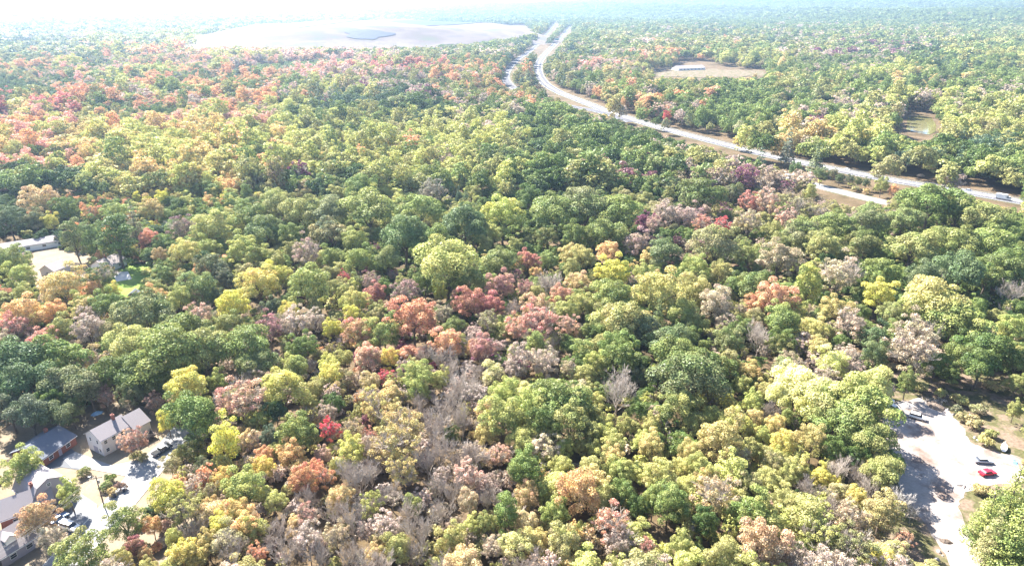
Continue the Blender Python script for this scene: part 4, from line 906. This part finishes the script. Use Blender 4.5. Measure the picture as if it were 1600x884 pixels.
on_road(HBd, min(range(1, len(HBd) - 1), key=lambda i: math.hypot(*(a - b for a, b in zip(proj(HBd[i].x, HBd[i].y, 0), (787, 118))))), 2, M_CARW, 'white truck on the branch road by the dark conifers', 'truck', 'truck', 10, 2.5)
for k, (px_, lb) in enumerate(((1022, 'leftmost'), (1030, 'middle'), (1038, 'rightmost'))):
    p = G(px_, 112 - k); vehicle(0, 0, .3 * k, [M_CARW, M_SILVER, M_CARB][k], f'{["white", "silver", "blue"][k]} car parked left of the long white building past the highway, {lb} of three', 'car', 5, 1.9, 'suv', pos=p, group='cars parked by the far white building')

# ------------------------------------------------------------------ street furniture and small things
def pole(px, py, label, h=9.5, pos=None, far=False, group='wooden utility poles'):
    p = pos or G(px, py); root = empty('utility_pole', (p.x, p.y, hz(p.x, p.y)), math.radians(20)); tag(root, label, 'utility pole', group)
    MB().tube((0, 0, 0), (0, 0, h), .17, .11, 10).build('pole', M_WOODP, root)
    MB().box(-1.3, 1.3, -.07, .07, h - .75, h - .6).build('crossarm', M_WOODP, root)
    for x in (-1.2, -.6, .6, 1.2): MB().tube((x, 0, h - .6), (x, 0, h - .38), .06, .04, 6).build('insulator', M_STONE, root)
    if not far:
        MB().tube((.3, .1, h - 2.3), (.3, .1, h - 1.4), .22, .22, 10).build('transformer', M_STONE, root)
        a = MB().path([(0, 0, h - 1), (-.6, .4, h - .5), (-1.5, .9, h - .45)], .04, .03, 6).build('lamp_arm', M_CHROME, root)
        b = MB().box(-1.95, -1.35, .8, 1.1, h - .55, h - .42); bev(b.build('lamp_head', M_WHITE, a), .03)
    return root
p1 = pole(163, 791, 'wooden utility pole with a street lamp at the kerb by the short driveway')
q1 = p1.location.copy(); q2 = q1 + Vector((-9.5, -32, 0))
M4 = Matrix.Rotation(math.radians(20), 3, 'Z')
for k, x in enumerate((-1.2, -.6, .6, 1.2)):
    a = q1 + M4 @ Vector((x, 0, 9.12)); b_ = q2 + M4 @ Vector((x, 0, 9.12)); pts = []
    for i in range(13):
        t = i / 12; v = a.lerp(b_, t); v.z -= 4 * .9 * t * (1 - t); pts.append(v)
    o = MB().path(pts, .013, .013, 4).build('power_line', M_WIRE)
    tag(o, ['first', 'second', 'third', 'fourth'][k] + ' thin wire from the left, strung from the street-lamp pole over the driveway', 'wire', 'wires strung from the utility pole')
pole(1553, 216, 'slim utility pole beyond the pond, beside the tan-roofed house', 9.5, far=True)
def bin_(px, py, m, label, h=1.1):
    p = G(px, py); root = empty('wheeled_bin', (p.x, p.y, .1), rnd.uniform(0, 3)); tag(root, label, 'bin', 'bins at the kerb')
    b = MB(); b.add([(-.24,-.26,0),(.24,-.26,0),(.24,.26,0),(-.24,.26,0),(-.3,-.35,h),(.3,-.35,h),(.3,.35,h),(-.3,.35,h)], [(0,3,2,1),(4,5,6,7),(0,1,5,4),(1,2,6,5),(2,3,7,6),(3,0,4,7)]); b.build('body', m, root)
    MB().box(-.33, .33, -.38, .42, h, h + .08).build('lid', m, root)
    for s in (-1, 1): MB().tube((s * .25, .3, .12), (s * .31, .3, .12), .12, .12, 10).build('wheel', M_TYRE, root)
bin_(180, 777, M_BIN, 'dark wheeled bin at the kerb, nearer the utility pole')
bin_(194, 768, M_BIN, 'dark wheeled bin at the kerb, farther from the utility pole')
p = G(183, 773); mb = empty('mailbox', (p.x, p.y, .1), 1); tag(mb, 'small pale mailbox on a post between the two dark bins', 'mailbox')
MB().box(-.05, .05, -.05, .05, 0, 1.1).build('post', M_WHITE, mb); MB().prism([(-.12, 1.1), (.12, 1.1), (.12, 1.28), (.06, 1.36), (-.06, 1.36), (-.12, 1.28)], -.25, .25).build('box', M_WHITE, mb)
# boat, tarps, rubble
p = G(1568, 702); bt = empty('covered_boat', (p.x, p.y, .1), .9); bt.scale = (.72,) * 3; tag(bt, 'white covered boat on a trailer beside the dirt track', 'boat')
b = MB(); secs = [(-2.6, .9, .95), (-1, 1.1, 1.0), (1, 1.0, 1.05), (2.3, .55, 1.2), (3.0, .06, 1.35)]
vs = []
for x, w, z in secs: vs += [(x, -w, z + .3), (x, -w * .75, .55 + .1 * max(0, x)), (x, 0, .4 + .12 * max(0, x)), (x, w * .75, .55 + .1 * max(0, x)), (x, w, z + .3), (x, 0, z + .75)]
fs = [(i * 6 + k, i * 6 + (k + 1) % 6, (i + 1) * 6 + (k + 1) % 6, (i + 1) * 6 + k) for i in range(4) for k in range(6)] + [tuple(range(5, -1, -1)), tuple(range(24, 30))]
b.add(vs, fs); b.build('hull', M_CARW, bt)
tr = MB().box(-2.4, 3.4, -.05, .05, .3, .4).build('trailer', M_CHROME, bt)
for s in (-1, 1): MB().tube((-.9, s * .9, .32), (-.9, s * 1.08, .32), .32, .32, 12).build('wheel', M_TYRE, tr)
def lump(name, px, py, r_, h, m, label, cat, seed, group=None, n=1):
    rr_ = random.Random(seed); p = G(px, py); b = MB(); nn = 14
    vs = [(0, 0, h)]
    for k in range(1, 5):
        for i in range(nn):
            t = 2 * PI * i / nn; q = r_ * k / 4 * rr_.uniform(.85, 1.15); vs.append((math.cos(t) * q, math.sin(t) * q * .7, max(0, h * (1 - (k / 4) ** 1.6) * rr_.uniform(.8, 1.15)) - (.05 if k == 4 else 0)))
    fs = [(0, 1 + i, 1 + (i + 1) % nn) for i in range(nn)]
    for k in range(3):
        for i in range(nn): fs.append((1 + k * nn + i, 1 + (k + 1) * nn + i, 1 + (k + 1) * nn + (i + 1) % nn, 1 + k * nn + (i + 1) % nn))
    b.add(vs, fs); o = b.build(name, m, None, (p.x, p.y, .05), rr_.uniform(0, 3)); tag(o, label, cat, group); return o
lump('tarp_cover', 1579, 720, 2.2, .9, M_TARP, 'pale blue tarpaulin over a low heap beside the silver car', 'tarpaulin', 3)
lump('tarp_cover', 152, 646, 1.8, .8, M_TARP, 'bright blue tarpaulin in the shade behind the white house', 'tarpaulin', 4)
lump('scrap_heap', 1402, 650, 2.6, 1.3, M_RUST, 'orange-brown heap of scrap beside the half-hidden box truck', 'scrap heap', 5)
lump('rubble_heap', 1412, 634, 2.8, 1.0, M_STONE, 'grey rubble heap at the top edge of the gravel lot', 'rubble', 6)
lump('rubble_heap', 1400, 641, 1.8, 1.2, M_WHITE, 'whitish rubble heap under the lot corner trees', 'rubble', 9)
lump('soil_heap', 1462, 634, 3.6, 1.0, M_BARK, 'long low brown earth heap along the top edge of the lot', 'earth heap', 7)
lump('soil_heap', 1478, 846, 1.6, .6, M_BARK, 'low dark earth heap at the edge of the lane out of the lot', 'earth heap', 8)
rb_ = random.Random(5)
for k, (px, py) in enumerate([(1443,629),(1452,630),(1481,640),(1489,648),(1470,634),(1467,862),(1473,868),(1480,860),(1464,874),(1528,688),(1523,684)]):
    s = rb_.uniform(.3, .7); o = lump('boulder', px, py, s, s * .9, M_STONE, 'x', 'boulder', 20 + k, 'boulders round the gravel lot')
    o['label'] = ['grey boulder', 'rough stone', 'pale boulder'][k % 3] + ' at the ' + ('top rim of the gravel lot' if k < 5 else 'lane edge below the lot' if k < 9 else 'brushy east rim of the lot') + ', ' + ['leftmost', 'second from left', 'fourth from left', 'rightmost', 'third from left', 'second of four', 'third of four', 'fourth of four', 'first of four', 'lower one', 'upper one'][k]
b = MB()
for k in range(9):
    a = Vector((rb_.uniform(-1.4, 1.4), rb_.uniform(-.9, .9), .2 + .12 * (k // 3))); d = Vector((math.cos(k * 1.3), math.sin(k * 1.3) * .7, rb_.uniform(0, .15))) * rb_.uniform(.8, 1.6); b.tube(a - d, a + d, .13, .08, 7)
p = G(1508, 758); tag(b.build('log_pile', M_DEAD, None, (p.x, p.y, .08)), 'tangle of pale logs at the south edge of the gravel lot', 'logs')
b = MB()
for k in range(40):
    a = Vector((rb_.uniform(-4.5, 4.5), rb_.uniform(-1.2, 1.2), rb_.uniform(.1, .8))); d = Vector((rb_.gauss(0, 1), rb_.gauss(0, 1), rb_.gauss(0, .3))).normalized() * rb_.uniform(.5, 1.4); b.tube(a - d, a + d, .07, .03, 4)
p = G(1456, 627); tag(b.build('brush_pile', M_TWIG, None, (p.x, p.y, .1), .1), 'long pile of cut brush along the top edge of the gravel lot', 'brush pile')
# highway sign
i_ = min(range(1, len(HAd) - 1), key=lambda i: math.hypot(*(a - b for a, b in zip(proj(HAd[i].x, HAd[i].y, 0), (873, 72)))))
a = HAd[i_]; t = (HAd[i_ + 1] - HAd[i_ - 1]).normalized(); root = empty('overhead_sign', (a.x, a.y, hz(a.x, a.y)), math.atan2(t.y, t.x) + PI / 2); tag(root, 'large teal green overhead sign across the far highway', 'road sign')
for s in (-1, 1): MB().tube((s * 12, 0, 0), (s * 12, 0, 9), .3, .3, 8).build('post', M_CHROME, root)
MB().box(-12, 12, -.25, .25, 8.2, 9).build('beam', M_CHROME, root); MB().box(-7, 7, -.45, -.3, 6.2, 11.2).build('sign_panel', M_TEAL, root)
tag(gr_.build('guard_rail', M_CHROME), 'thin metal guard rail along the near side of the highway', 'guard rail')
